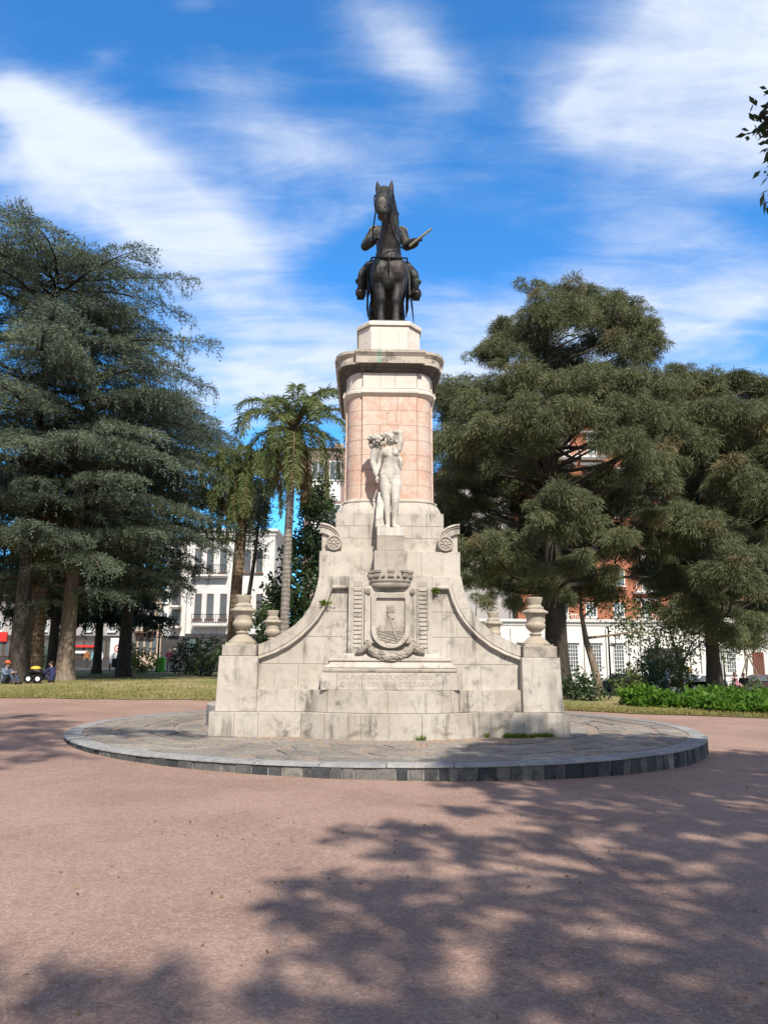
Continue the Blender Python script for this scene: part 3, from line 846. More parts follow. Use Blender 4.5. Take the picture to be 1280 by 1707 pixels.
for s in (-1, 1):
    mb = MB()
    # backing wall, curved brow and volute
    outl = [(s * 1.345, 3.655), (s * 1.345, 4.06), (s * 1.30, 4.08), (s * 1.18, 4.02), (s * 1.08, 3.9), (s * 1.03, 3.78), (s * 1.03, 3.655)]
    mb.prismy([(x, z - MZ) for x, z in outl], -2.27, -1.6)
    band = []
    for i in range(13):
        t = i / 12; a = R(90 - 95 * t)
        cxx, czz, ra, rb = 1.385, 3.86, .44, .36
        x, z = cxx - ra * math.sin(R(95 * t)) , czz + rb * math.cos(R(95 * t))
        dx_, dz_ = math.sin(R(95 * t)), math.cos(R(95 * t))
        nx, nz = -math.sin(R(95 * t)), math.cos(R(95 * t))
        sec = []
        for k2, y in ((0, -2.2), (0, -2.36), (-.035, -2.37), (-.05, -2.34), (-.075, -2.34), (-.09, -2.315), (-.17, -2.315), (-.18, -2.33), (-.20, -2.33), (-.20, -2.2)):
            sec.append((s * (x + nx * k2), y, z + nz * k2 - MZ))
        band.append(sec)
    mb.loft(band)
    scr = mb.build('scroll', M['granite'], mon, smooth=35)
    v = MB().lathe([(.155, 0), (.155, .12), (.145, .13), (.125, .13), (.12, .105), (.03, .105), (.028, .125), (.004, .13)], n=32)
    for q in range(8):
        a = 2 * math.pi * q / 8
        v.ball((.072 * math.cos(a), .072 * math.sin(a), .108), (.042, .02, .018), 8, 0, (0, 0, a))
    v.build('volute', M['granite_mid'], scr, smooth=40, loc=(s * 1.10, -2.26, 3.815 - MZ), rot=(R(90), 0, 0))

# --- bracket under the marble figure
mb = MB().box(-.315, .315, -2.72, -2.1, 3.14 - MZ, 3.625 - MZ); mb.build('statue_bracket', M['granite_mid'], mon, bevel=.01)
mb = MB().box(-.265, .265, -2.69, -2.1, 3.63 - MZ, 3.905 - MZ); mb.build('statue_bracket', M['granite_mid'], mon, bevel=.01)

# --- shaft
def shaft_outline(hw, fw, hd, r, lip=.035, notch=.045, n=10):
    q = [(fw, -hd), (fw + .004, -hd + notch)]
    aw = hw - lip - fw - .004
    for i in range(n + 1):
        a = R(90) * i / n
        q.append((fw + .004 + aw * math.sin(a), -hd + notch + r * (1 - math.cos(a)) + .001 * i))
    q += [(hw, -hd + notch + r + .011), (hw, -hd + notch + r + .12)]
    half = [(-x, y) for x, y in q[::-1]] + q            # front, left to right
    return half + [(x, -y) for x, y in half[::-1]]
def shaftring(mb, hw, fw, hd, r, levels, mi=0, lip=.035, notch=.045):
    mb.loft([[(x, y, z - MZ) for x, y in shaft_outline(hw + e, fw + e * .4, hd + e, r + e * .3, lip, notch)] for e, z in levels], mi)
mb = MB()
shaftring(mb, .93, .572, 2.0, .33, [(0, 4.74), (-.012, 7.0)])
for z in (6.68, 6.36, 6.04, 5.72, 5.40, 5.08):
    e = -.012 * (z - 4.74) / 2.26
    shaftring(mb, .93, .572, 2.0, .33, [(e + .002, z - .0035), (e + .002, z + .0035)], 1)
for i, z in enumerate((6.68, 6.36, 6.04, 5.72, 5.40, 5.08, 4.80)):
    for x in ((-.2, .16) if i % 2 == 0 else (-.05, .14 if i == 1 else -.3)):
        mb.box(x - .0025, x + .0025, -2.0015, -1.9, z + .004 - MZ, z + (.32 if z > 4.9 else .27) - MZ, 1)
for s in (-1, 1): mb.box(s * .572 - .004, s * .572 + .004, -2.002, -1.97, 4.78 - MZ, 6.98 - MZ, 1)
mb.build('shaft', [M['pink'], M['pink_joint']], mon, smooth=30)
mb = MB()
shaftring(mb, .93, .572, 2.0, .33, [(.16, 4.452), (.155, 4.50), (.12, 4.60), (.07, 4.69), (.06, 4.70)])
shaftring(mb, .93, .572, 2.0, .33, [(.045, 4.70), (.065, 4.715), (.07, 4.735), (.06, 4.755), (.035, 4.77), (.01, 4.79), (-.01, 4.79)])
mb.build('shaft_base', M['granite'], mon, smooth=30)
mb = MB()
shaftring(mb, .93, .572, 2.0, .33, [(-.01, 6.99), (.0, 7.0), (.03, 7.02), (.06, 7.05), (.062, 7.10), (.045, 7.12), (.04, 7.135), (.05, 7.15), (.045, 7.165), (.0, 7.175), (-.02, 7.18)])
shaftring(mb, .93, .572, 2.0, .33, [(-.012, 7.17), (-.012, 7.52)])
for x in (-.2, .11): mb.box(x - .003, x + .003, -1.992, -1.9, 7.19 - MZ, 7.50 - MZ, 1)
for s in (-1, 1): mb.box(s * .57 - .005, s * .57 + .005, -1.992, -1.95, 7.18 - MZ, 7.5 - MZ, 1)
mb.build('neck_band', [M['white_stone'], M['mortar']], mon, smooth=30)
mb = MB()
shaftring(mb, .93, .60, 2.0, .34, [(-.02, 7.50), (.012, 7.505), (.02, 7.55), (.06, 7.575), (.065, 7.60), (.14, 7.645), (.175, 7.655)], notch=.085)
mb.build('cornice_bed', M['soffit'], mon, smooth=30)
mb = MB()
shaftring(mb, .93, .64, 2.0, .34, [(.12, 7.653), (.195, 7.654), (.195, 7.80), (.19, 7.805), (.205, 7.81), (.215, 7.83), (.25, 7.87), (.255, 7.925), (.20, 7.94), (-.1, 7.945)], notch=.11)
for x in (.03,): mb.box(x - .003, x + .003, -2.1975, -2.1, 7.66 - MZ, 7.80 - MZ, 1)
mb.build('cornice', [M['granite_cornice'], M['mortar']], mon, smooth=30)
# --- capstone under the horse
def chamfer(hw, hd, cx, cy): return [(-hw, -hd + cy), (-hw + cx, -hd), (hw - cx, -hd), (hw, -hd + cy), (hw, hd - cy), (hw - cx, hd), (-hw + cx, hd), (-hw, hd - cy)]
mb = MB()
c0 = chamfer(.68, 1.62, .27, .33)
mb.prism(c0, 7.94 - MZ, 8.735 - MZ)
for x in (-.2, .21, -.40, .40): mb.box(x - .003, x + .003, -1.6225, -1.5, 8.10 - MZ, 8.62 - MZ, 1)
mb.build('capstone', [M['white_stone'], M['mortar']], mon, bevel=.01)
mb = MB()
mb.loft([[(x, y, z - MZ) for x, y in chamfer(.68 + e, 1.62 + e, .27, .33)] for e, z in ((.0, 8.732), (.035, 8.74), (.04, 8.80), (.02, 8.84), (-.03, 8.865), (-.2, 8.87))])
mb.build('capstone_lip', M['white_stone'], mon, smooth=35)
mb = MB(); mb.prism(chamfer(.695, 1.635, .27, .33), 8.728 - MZ, 8.742 - MZ); mb.build('lip_shadow_joint', M['mortar'], mon)

# ------------------------------------------------------------------ urns
def urn():
    s = 1.0
    prof = [(.001, 0), (.265, 0), (.265, .028), (.235, .05), (.17, .115), (.115, .15), (.095, .17), (.118, .185), (.125, .20), (.118, .215), (.09, .225), (.088, .235)]
    bowl = [(.10, .245), (.145, .285), (.178, .33), (.19, .37), (.182, .405), (.168, .415), (.165, .44), (.172, .50), (.185, .565), (.20, .585), (.245, .595), (.255, .61), (.25, .63), (.22, .65), (.165, .675), (.16, .685), (.168, .695), (.165, .715), (.135, .74), (.10, .775), (.09, .80), (.095, .84), (.135, .855), (.15, .87), (.152, .895), (.14, .91), (.05, .915), (.001, .915)]
    mb = MB().lathe(prof, n=40)
    mb.box(-.27, .27, -.27, .27, -.03, .006)
    return mb, bowl
roots = []
labs = {(-1, -1): 'lidded stone urn on the front left pier', (1, -1): 'lidded stone urn on the front right pier', (-1, 1): 'lidded stone urn on the rear pier, half hidden by the left wing', (1, 1): 'lidded stone urn on the rear pier, half hidden by the right wing'}
mbf, bowl = urn()
first = None
for key in ((-1, -1), (1, -1), (-1, 1), (1, 1)):
    x, y = key[0] * 2.815, key[1] * 2.44
    if first is None:
        u = empty('garden_urn', MW(x, y, 1.855), MYAW); first = u
        mbf.build('foot', M['urn_stone'], u, smooth=35)
        def gad(z, a):
            t = (z - .245) / .16
            return .07 * (abs(math.cos(a * 10)) - .6) * max(0, min(1, t * 4)) * max(0, min(1, (1.02 - t) * 6)) if 0 <= t <= 1.05 else 0
        MB().lathe(bowl[:23], n=120, wob=gad).build('bowl', M['urn_stone'], u, smooth=50)
        MB().lathe([(.1, .712)] + bowl[23:], n=40).build('lid', M['urn_stone'], u, smooth=35)
    else:
        u = copy_tree(first); u.location = MW(x, y, 1.855)
    tag(u, labs[key], 'urn', 'urns on the corner piers')
# ------------------------------------------------------------------ equestrian bronze
def equestrian():
    Z0 = 8.87
    root = empty('equestrian_statue', MW(0, 0, Z0), MYAW, label='dark bronze rider holding a baton on a standing horse, on top of the pink shaft', cat='statue')
    def p(x, y, z): return (x, y, z - Z0)
    mb = MB().prism(chamfer(.56, 1.5, .2, .3), 0.0, .06); mb.build('bronze_base', M['bronze'], root, bevel=.01)
    b = MB()
    def limb(pts, rads, side=(1, 0, 0)): b.limb([p(*q) for q in pts], rads, 16, side)
    # barrel, chest, croup
    limb([(-.02, -1.15, 10.28), (0, -.8, 10.30), (0, -.2, 10.25), (0, .4, 10.28), (0, .95, 10.42), (0, 1.25, 10.42)], [(.34, .42), (.40, .50), (.43, .50), (.42, .48), (.42, .46), (.30, .34)])
    b.ball(p(-.20, -1.22, 10.22), (.235, .26, .33), 16); b.ball(p(.16, -1.22, 10.22), (.235, .26, .33), 16)
    b.ball(p(-.02, -1.18, 10.48), (.34, .30, .30), 16)
    b.ball(p(-.02, -1.24, 10.02), (.20, .2, .22), 14)
    # neck: thick at the chest, crest behind
    limb([(-.02, -.85, 10.55), (-.01, -1.08, 10.88), (.01, -1.28, 11.20), (.01, -1.44, 11.52), (-.05, -1.60, 11.84)], [(.34, .44), (.275, .39), (.22, .33), (.185, .29), (.15, .24)])
    # head
    limb([(-.10, -1.62, 11.88), (-.14, -1.82, 11.72), (-.175, -2.00, 11.48), (-.195, -2.14, 11.26), (-.20, -2.22, 11.12)], [(.165, .20), (.20, .24), (.165, .195), (.14, .155), (.138, .125)])
    b.ball(p(-.285, -1.80, 11.54), (.085, .16, .18), 12, 0, (R(-40), 0, 0)); b.ball(p(-.03, -1.78, 11.54), (.085, .16, .18), 12, 0, (R(-40), 0, 0))
    b.ball(p(-.20, -2.23, 11.15), (.15, .09, .10), 12)
    b.ball(p(-.195, -2.15, 11.01), (.105, .11, .075), 12)
    for s, ex in ((-1, -.30), (1, .01)):
        b.ball(p(ex, -1.92, 11.69), (.045, .07, .06), 10)
    # legs
    for s, kx in ((-1, -.185), (1, .15)):
        limb([(s * .24, -1.10, 10.25), (s * .235, -1.13, 9.95), (s * .20 + .0, -1.15, 9.78), (kx, -1.19, 9.55)], [(.21, .25), (.175, .2), (.14, .15), (.10, .105)])
        limb([(kx, -1.19, 9.56), (kx + .005, -1.17, 9.42), (kx, -1.16, 9.22), (kx, -1.18, 9.10), (kx, -1.25, 9.0)], [(.102, .11), (.076, .08), (.07, .075), (.085, .09), (.085, .09)])
        b.tube([p(kx, -1.26, 9.04), p(kx, -1.28, 8.92)], [.085, .115], 14)
        hx = s * .26
        limb([(s * .22, .95, 10.38), (hx + s * .02, .78, 10.02), (hx, .98, 9.72), (hx, 1.16, 9.52)], [(.24, .36), (.19, .25), (.12, .14), (.09, .11)])
        limb([(hx, 1.16, 9.53), (hx, 1.10, 9.34), (hx, 1.05, 9.15), (hx, .98, 9.02)], [(.09, .11), (.065, .075), (.07, .08), (.075, .08)])
        b.tube([p(hx, .97, 9.05), p(hx, .93, 8.92)], [.085, .11], 14)
    horse = fuse(b, 'horse', M['bronze'], root, .022, 5)
    mb = MB()
    for ex, tip in ((-.25, (-.30, -1.72, 12.17)), (-.005, (.035, -1.70, 12.21))):
        base = Vector(p(ex, -1.66, 11.86)); t = Vector(p(*tip))
        pts = [base, base.lerp(t, .35), base.lerp(t, .7), t]
        e = MB().tube(pts, [(.06, .05), (.07, .045), (.045, .03), (.006, .006)], 10)
        e.build('ear', M['bronze'], horse, smooth=60)
    mane = MB()
    g = random.Random(5)
    for i in range(26):
        t = i / 25
        pb = Vector((-.06 + .09 * min(1, t * 2), -1.58 + .80 * t, 12.02 - 1.12 * t))
        sd_ = 1 if g.random() < .75 else -1
        L = g.uniform(.18, .30)
        mane.tube([p(*pb), p(pb.x + sd_ * .10, pb.y + .02, pb.z - .02), p(pb.x + sd_ * (.17 + .05 * t), pb.y + g.uniform(-.05, .05), pb.z - L)], [.055, .05, .012], 6)
    for dx_ in (-.05, 0, .045): mane.tube([p(-.12 + dx_ * .8, -1.66, 12.0), p(-.14 + dx_ * .8, -1.80, 11.95), p(-.15 + dx_ * 1.0, -1.97, 11.78)], [.03, .03, .01], 6)
    mane.build('mane', M['bronze'], horse, smooth=60)
    tail = MB().limb([p(0, 1.40, 10.55), p(0, 1.62, 10.3), p(.02, 1.62, 9.8), p(.0, 1.5, 9.35), p(0, 1.42, 9.05)], [.07, .13, .15, .11, .04], 10)
    tail.build('tail', M['bronze'], horse, smooth=60)
    # nostrils / bridle / breast collar
    tack = MB()
    for x in (-.265, -.135): tack.ball(p(x, -2.31, 11.16), (.028, .016, .034), 8)
    def loop(c, rx, rz, tiltx, y=0, n=20, r=.013):
        pts = []
        M3 = Euler((R(tiltx), 0, 0)).to_matrix()
        for i in range(n + 1):
            a = 2 * math.pi * i / n
            pts.append(Vector(c) + M3 @ Vector((rx * math.cos(a), rz * math.sin(a), 0)))
        tack.tube([p(*q) for q in pts], r, 6)
    loop((-.185, -2.07, 11.37), .168, .195, 38)
    loop((-.14, -1.80, 11.74), .212, .25, 20)
    tack.tube([p(-.365, -1.86, 11.70), p(-.36, -2.05, 11.40), p(-.34, -2.15, 11.14)], .012, 6)
    tack.tube([p(.08, -1.82, 11.70), p(-.01, -2.05, 11.40), p(-.055, -2.15, 11.14)], .012, 6)
    # reins
    tack.tube([p(-.06, -2.15, 11.12), p(.0, -1.9, 11.0), p(.09, -1.66, 10.85), p(.24, -1.36, 10.78), p(.33, -.95, 10.95), p(.1, -.62, 11.32)], .016, 6)
    tack.tube([p(-.335, -2.15, 11.12), p(-.38, -1.7, 11.0), p(-.38, -1.2, 10.98), p(-.28, -.75, 11.35)], .016, 6)
    # collar across the chest
    for s in (-1, 1):
        tack.tube([p(-.02, -1.50, 10.42), p(s * .22, -1.44, 10.45), p(s * .40, -1.2, 10.58), p(s * .44, -.75, 10.72)], .02, 6)
    tack.ball(p(-.02, -1.51, 10.42), (.035, .02, .045), 8)
    tack.tube([p(-.02, -1.51, 10.40), p(-.02, -1.485, 10.15), p(-.02, -1.40, 9.95), p(-.02, -1.1, 9.82)], .018, 6)
    tack.tube([p(.22, -1.30, 10.73), p(.05, -1.46, 10.52), p(-.1, -1.48, 10.20)], .012, 6)
    tack.build('bridle', M['bronze_dark'], horse, smooth=60)
    blk = MB().ball(p(-.195, -2.235, 11.29), (.095, .045, .13), 12, 0, (R(35), 0, 0)); blk.build('blaze', M['verdigris'], horse, smooth=60)
    # saddle cloth hanging at both sides
    sc = MB()
    for s in (-1, 1):
        g1 = [[(s * (.30 + .17 * t), y, 10.78 - .30 * t * t) for y in dense(-.62, .62, 8)] for t in dense(0, 1, 4)]
        g1 += [[(s * (.475 + .012 * math.sin(y * 9)), y, 10.4 - .42 * t) for y in dense(-.62, .62, 8)] for t in (.33, .66, 1)]
        rows = [[p(*q) for q in r] for r in g1]
        n = len(rows[0]); vs = [q for r in rows for q in r]
        vs2 = [(x + s * .03, y, z) for x, y, z in vs]
        fs = []
        for i in range(len(rows) - 1):
            for j in range(n - 1): fs.append((i * n + j, i * n + j + 1, (i + 1) * n + j + 1, (i + 1) * n + j))
        o = len(vs); fs2 = [tuple(q + o for q in f[::-1]) for f in fs]
        rim = list(range(n)) + [i * n + n - 1 for i in range(1, len(rows))] + [(len(rows) - 1) * n + j for j in range(n - 2, -1, -1)] + [i * n for i in range(len(rows) - 2, 0, -1)]
        for a, bb in zip(rim, rim[1:] + rim[:1]): fs2.append((a, bb, bb + o, a + o))
        c = MB().add(vs + vs2, fs + fs2); c.build('saddle_cloth', M['bronze'], horse, smooth=50)
    # rider
    b = MB()
    limb([(0, .0, 10.85), (0, -.03, 11.15), (0, -.06, 11.52), (0, -.08, 11.80), (.01, -.08, 11.96)], [(.28, .24), (.265, .21), (.29, .22), (.31, .21), (.20, .15)])
    limb([(.04, -.08, 11.93), (.08, -.10, 12.12)], [.095, .085])
    b.ball(p(.09, -.13, 12.27), (.125, .155, .175), 16)
    b.ball(p(.09, -.285, 12.25), (.022, .035, .035), 8)
    b.ball(p(.09, -.27, 12.19), (.035, .02, .012), 8)
    for s, E, Hn in ((-1, (-.56, -.14, 11.46), (-.32, -.60, 11.40)), (1, (.46, -.18, 11.46), (.67, -.58, 11.36))):
        limb([(s * .24, -.08, 11.92), (s * .35, -.09, 11.86), E], [.13, .135, .115])
        limb([E, tuple(Vector(E).lerp(Vector(Hn), .5)), Hn], [.115, .11, .07])
    for s in (-1, 1):
        K = (s * .60, -.52, 10.52); A = (s * .625, -.36, 10.10)
        limb([(s * .16, -.02, 10.92), (s * .44, -.25, 10.80), K], [(.19, .20), (.18, .20), (.125, .13)])
        limb([K, (s * .625, -.44, 10.34), A], [(.125, .135), (.12, .13), (.085, .09)])
        limb([(s * .625, -.36, 10.10), (s * .635, -.47, 10.02), (s * .65, -.68, 9.95), (s * .655, -.80, 9.93)], [(.10, .10), (.105, .10), (.11, .085), (.085, .07)])
    # coat skirts over the thighs
    for s in (-1, 1):
        limb([(s * .20, .05, 11.0), (s * .42, -.05, 10.86), (s * .52, -.08, 10.62), (s * .53, -.05, 10.42)], [(.20, .26), (.16, .30), (.10, .30), (.05, .26)])
    rider = fuse(b, 'rider', M['bronze'], root, .02, 4)
    hair = MB(); g = random.Random(9)
    for i in range(40):
        a = g.uniform(0, 2 * math.pi); 
        c, s = math.cos(a), math.sin(a)
        if s < -.55: continue
        zz = g.uniform(11.98, 12.36)
        hair.ball(p(.09 + .135 * c, -.10 + .15 * s, zz), (.055, .055, .07), 8)
    hair.ball(p(.09, -.09, 12.36), (.14, .165, .12), 12)
    fuse(hair, 'hair', M['bronze'], rider, .018, 2)
    # hands with fingers
    def hand(c, fwd, up, curl, nm):
        h = MB(); c = Vector(p(*c)); f = Vector(fwd).normalized(); u = Vector(up).normalized(); r_ = f.cross(u).normalized(); u = r_.cross(f)
        h.limb([c - f * .03, c + f * .05, c + f * .09], [(.045, .03), (.06, .035), (.055, .03)], 10, tuple(r_))
        for i, L in enumerate((.085, .10, .095, .075)):
            b0 = c + f * .10 + r_ * (.042 - .028 * i)
            h.limb([b0, b0 + f * L * .45 - u * L * .25 * curl, b0 + f * L * .45 - u * L * .75 * curl, b0 + f * L * .1 - u * L * curl], [.018, .017, .016, .014], 8)
        b0 = c + f * .03 + r_ * .05
        h.limb([b0, b0 + f * .05 + r_ * .03 - u * .03, b0 + f * .07 - u * .07], [.02, .018, .015], 8)
        fuse(h, nm, M['bronze'], rider, .009, 2)
    hand((.68, -.60, 11.36), (.35, -.8, .2), (-.3, .1, 1), 1.0, 'hand')
    hand((-.30, -.63, 11.39), (.5, -.8, 0), (0, .1, 1), 1.0, 'hand')
    MB().tube([p(.56, -.38, 11.41), p(.64, -.53, 11.37)], [.125, .105], 14).build('cuff', M['bronze'], rider, smooth=40); MB().tube([p(-.45, -.37, 11.43), p(-.35, -.53, 11.41)], [.125, .105], 14).build('cuff', M['bronze'], rider, smooth=40)
    MB().tube([p(.48, -.70, 11.16), p(.51, -.70, 11.185), p(.985, -.78, 11.56), p(1.01, -.785, 11.58)], [.02, .035, .028, .02], 12).build('baton', M['verdigris'], rider, smooth=50)
    for s in (-1, 1):
        ep = MB().ball(p(s * .32, -.08, 11.975), (.13, .12, .05), 12)
        for i in range(9):
            a = math.pi * 2 * i / 9; ep.ball(p(s * .37 + .09 * math.cos(a), -.08 + .09 * math.sin(a), 11.94), (.022, .022, .045), 6)
        ep.build('epaulette', M['verdigris'], rider, smooth=60)
        st = MB(); pts = []
        for i in range(17):
            a = 2 * math.pi * i / 16; pts.append(p(s * .65 + .112 * math.sin(a), -.58, 10.02 + .135 * math.cos(a)))
        st.tube(pts, .018, 6); st.box(s * .65 - .085, s * .65 + .085, -.64, -.53, 9.862 - Z0, 9.88 - Z0)
        st.tube([p(s * .65, -.58, 10.16), p(s * .60, -.3, 10.5)], .014, 6)
        st.build('stirrup', M['bronze_dark'], horse, smooth=50)
        MB().tube([p(s * .63, -.44, 10.36), p(s * .63, -.44, 10.40)], [.15, .155], 16).build('boot_cuff', M['bronze'], rider, smooth=50)
    MB().tube([p(.50, -.35, 10.55), p(.53, -.15, 10.35), p(.60, .15, 10.05), p(.66, .42, 9.72)], [.03, .026, .022, .008], 8).build('sword', M['bronze_dark'], rider, smooth=50)
    MB().ball(p(.50, -.42, 10.58), (.05, .07, .06), 10).build('sword_hilt', M['bronze_dark'], rider, smooth=60)
    MB().box(.50, .60, -.45, -.2, 10.48 - Z0, 10.68 - Z0).build('holster', M['bronze_dark'], horse, bevel=.03)
    return root
equestrian()

# ------------------------------------------------------------------ marble figure with a horn of flowers
def marble_figure():
    Z0 = 3.912; yc = -2.42
    root = empty('marble_figure', MW(0, yc, Z0), MYAW, label='white marble woman with one raised arm and a horn of flowers against the pink shaft', cat='statue')
    def p(x, y, z): return (x, y, z - Z0)
    MB().box(-.262, .262, -.25, .30, 0.0, 4.085 - Z0).build('statue_plinth', M['marble'], root, bevel=.015)
    b = MB()
    def limb(pts, rads, side=(1, 0, 0)): b.limb([p(x * 1.10, y, z) for x, y, z in pts], [tuple(v * 1.23 for v in r) if hasattr(r, '__len__') else r * 1.12 for r in rads], 16, side)
    # torso
    limb([(.0, .0, 5.09), (-.005, .0, 5.20), (-.005, -.01, 5.33), (.0, -.02, 5.43), (-.005, -.02, 5.56), (-.01, -.005, 5.68), (-.0, .0, 5.74)],
         [(.165, .115), (.178, .125), (.145, .105), (.120, .095), (.145, .105), (.150, .09), (.085, .07)])
    b.ball(p(-.09, -.10, 5.585), (.074, .072, .07), 14); b.ball(p(.085, -.10, 5.61), (.074, .072, .07), 14)
    b.ball(p(-.085, .06, 5.14), (.09, .09, .10), 12); b.ball(p(.085, .06, 5.14), (.09, .09, .10), 12)
    b.ball(p(0, -.09, 5.28), (.09, .045, .09), 12)
    b.ball(p(-.16, 0, 5.665), (.062, .06, .06), 12); b.ball(p(.145, .0, 5.72), (.066, .06, .066), 12)
    limb([(-.005, .0, 5.70), (.0, -.01, 5.78), (.008, -.02, 5.84)], [.062, .055, .058])
    # head, turned slightly to the flowers
    b.ball(p(.01, -.035, 5.925), (.098, .118, .135), 16)
    b.ball(p(.008, -.075, 5.86), (.055, .065, .06), 12)
    b.ball(p(.006, -.158, 5.905), (.018, .024, .034), 8)
    b.ball(p(.007, -.14, 5.852), (.03, .02, .012), 8)
    b.ball(p(-.03, -.138, 5.955), (.03, .02, .012), 8); b.ball(p(.046, -.138, 5.955), (.03, .02, .012), 8)
    # legs
    limb([(-.088, .0, 5.13), (-.092, -.015, 4.95), (-.078, -.02, 4.76), (-.068, -.025, 4.66)], [(.098, .11), (.092, .102), (.07, .075), (.063, .066)])
    limb([(-.068, -.025, 4.66), (-.062, .012, 4.5), (-.048, .01, 4.32), (-.042, .0, 4.19)], [(.06, .065), (.063, .072), (.045, .05), (.038, .042)])
    limb([(.088, .0, 5.13), (.098, -.04, 4.95), (.092, -.075, 4.76), (.088, -.085, 4.655)], [(.098, .11), (.093, .102), (.07, .075), (.063, .066)])
    limb([(.088, -.085, 4.655), (.085, -.02, 4.5), (.075, .0, 4.32), (.07, .0, 4.19)], [(.06, .065), (.062, .072), (.045, .05), (.038, .042)])
    b.ball(p(-.068, -.07, 4.665), (.035, .025, .04), 10); b.ball(p(.088, -.135, 4.66), (.035, .025, .04), 10)
    for x, t in ((-.045, -.02), (.075, .05)):
        limb([(x, .02, 4.15), (x + t * .4, -.06, 4.13), (x + t, -.15, 4.11)], [(.042, .045), (.046, .035), (.048, .022)])
    # arms
    limb([(-.165, .0, 5.67), (-.195, .02, 5.56), (-.205, .03, 5.42)], [.055, .052, .045])
    limb([(-.205, .03, 5.42), (-.235, -.01, 5.30), (-.262, -.05, 5.17)], [.045, .042, .032])
    limb([(.145, .0, 5.71), (.18, -.02, 5.88), (.175, -.03, 6.055)], [.062, .056, .046])
    limb([(.175, -.03, 6.06), (.06, -.06, 6.065), (-.09, -.07, 6.01)], [.046, .044, .032])
    body = fuse(b, 'woman', M['marble'], root, .0085, 5)
    hair = MB(); g = random.Random(2)
    hair.ball(p(.01, .005, 5.98), (.122, .125, .122), 14)
    for i in range(34):
        a = g.uniform(-.35, math.pi + .35); zz = g.uniform(5.87, 6.0)
        hair.ball(p(.01 + .112 * math.cos(a), -.01 + .12 * math.sin(a), zz), (.034, .034, .04), 8)
    fuse(hair, 'hair', M['marble'], body, .010, 2)
    def hand(c, f, r_, u, curl):
        h = MB(); c = Vector(p(*c)); f = Vector(f).normalized(); r_ = Vector(r_).normalized(); u = Vector(u).normalized()
        h.limb([c, c + f * .04, c + f * .075], [(.028, .018), (.036, .02), (.036, .018)], 10, tuple(r_))
        for i, L in enumerate((.065, .078, .072, .055)):
            q = c + f * .075 + r_ * (.027 - .018 * i)
            h.limb([q, q + f * L * .5 - u * L * .2 * curl, q + f * L * .8 - u * L * .6 * curl], [.0105, .010, .008], 8)
        q = c + f * .02 + r_ * .03
        h.limb([q, q + f * .035 + r_ * .022, q + f * .06 + r_ * .02 - u * .02], [.012, .011, .009], 8)
        fuse(h, 'hand', M['marble'], body, .006, 2)
    hand((-.268, -.055, 5.145), (-.15, -.2, -1), (.6, -.8, .1), (-.9, .2, .3), .8)
    hand((-.10, -.072, 6.005), (-1, -.1, -.25), (0, -1, .2), (0, .3, 1), .9)
    # horn and drapery
    horn = MB().tube([p(-.275, -.0, 5.80), p(-.30, .0, 5.68), p(-.335, -.0, 5.52), p(-.345, -.01, 5.42), p(-.32, -.02, 5.32), p(-.285, -.04, 5.21), p(-.275, -.05, 5.15)], [.105, .09, .075, .065, .052, .036, .022], 14)
    for i in range(9):
        t = i / 8; horn.ball(p(-.30 - .045 * math.sin(t * 2.4), -.07 + .03 * t, 5.68 - .45 * t), (.02, .02, .035), 8)
    fuse(horn, 'horn', M['marble'], root, .010, 2)
    fl = MB(); g = random.Random(12)
    for i in range(42):
        a, e, rr = g.uniform(0, 2 * math.pi), g.uniform(-.9, 1.3), g.uniform(.12, .175)
        cpt = Vector((-.265 + rr * 1.08 * math.cos(a) * math.cos(e), -.02 + rr * .9 * math.sin(a) * math.cos(e), 5.865 + rr * .92 * math.sin(e)))
        if cpt.x > -.10 and cpt.y < -.0: continue
        k = g.uniform(.026, .046); nrm = (cpt - Vector((-.265, -.02, 5.86))).normalized()
        fl.ball(p(*(cpt)), k * .55, 8)
        t1 = nrm.orthogonal().normalized(); t2 = nrm.cross(t1)
        for q in range(5):
            th = 2 * math.pi * q / 5
            fl.ball(p(*(cpt + (t1 * math.cos(th) + t2 * math.sin(th)) * k * .95 + nrm * .012)), k * .62, 8)
    fl.ball(p(-.265, -.0, 5.86), (.125, .11, .12), 12)
    fl.build('flowers', M['marble'], root, smooth=60)
    dr = MB().limb([p(-.215, .03, 4.82), p(-.225, .04, 4.62), p(-.215, .03, 4.4), p(-.20, .03, 4.2), p(-.19, .02, 4.10)], [(.03, .05), (.05, .07), (.065, .09), (.085, .10), (.10, .12)], 14)
    for i in range(5):
        x = -.27 + .03 * i
        dr.limb([p(x + .03, -.02, 4.72), p(x, -.06, 4.45), p(x - .01, -.09, 4.12)], [.010, .016, .022], 8)
    fuse(dr, 'drapery', M['marble'], root, .010, 2); dr = MB()
    dr.limb([p(.17, .06, 5.58), p(.205, .05, 5.5), p(.20, .07, 5.36), p(.17, .08, 5.25)], [.03, .045, .04, .02], 10)
    fuse(dr, 'drapery', M['marble'], root, .010, 2)
    return root
marble_figure()
# ------------------------------------------------------------------ vegetation
def unit(v): return v / np.maximum(1e-6, np.linalg.norm(v, axis=-1, keepdims=True))

def blades(g, P, Dv, L, Wd, bend=0.0):
    """diamond leaves: base P, direction Dv (unit), length L, width Wd"""
    n = len(P)
    w = unit(np.cross(Dv, g.normal(0, 1, (n, 3)))) * (np.asarray(Wd).reshape(-1, 1) / 2)
    L = np.asarray(L).reshape(-1, 1)
    tip = P + Dv * L; mid = P + Dv * L * .5
    if bend: tip = tip + np.array([0, 0, -1]) * L * bend
    return np.stack([P, mid + w, tip, mid - w], 1)

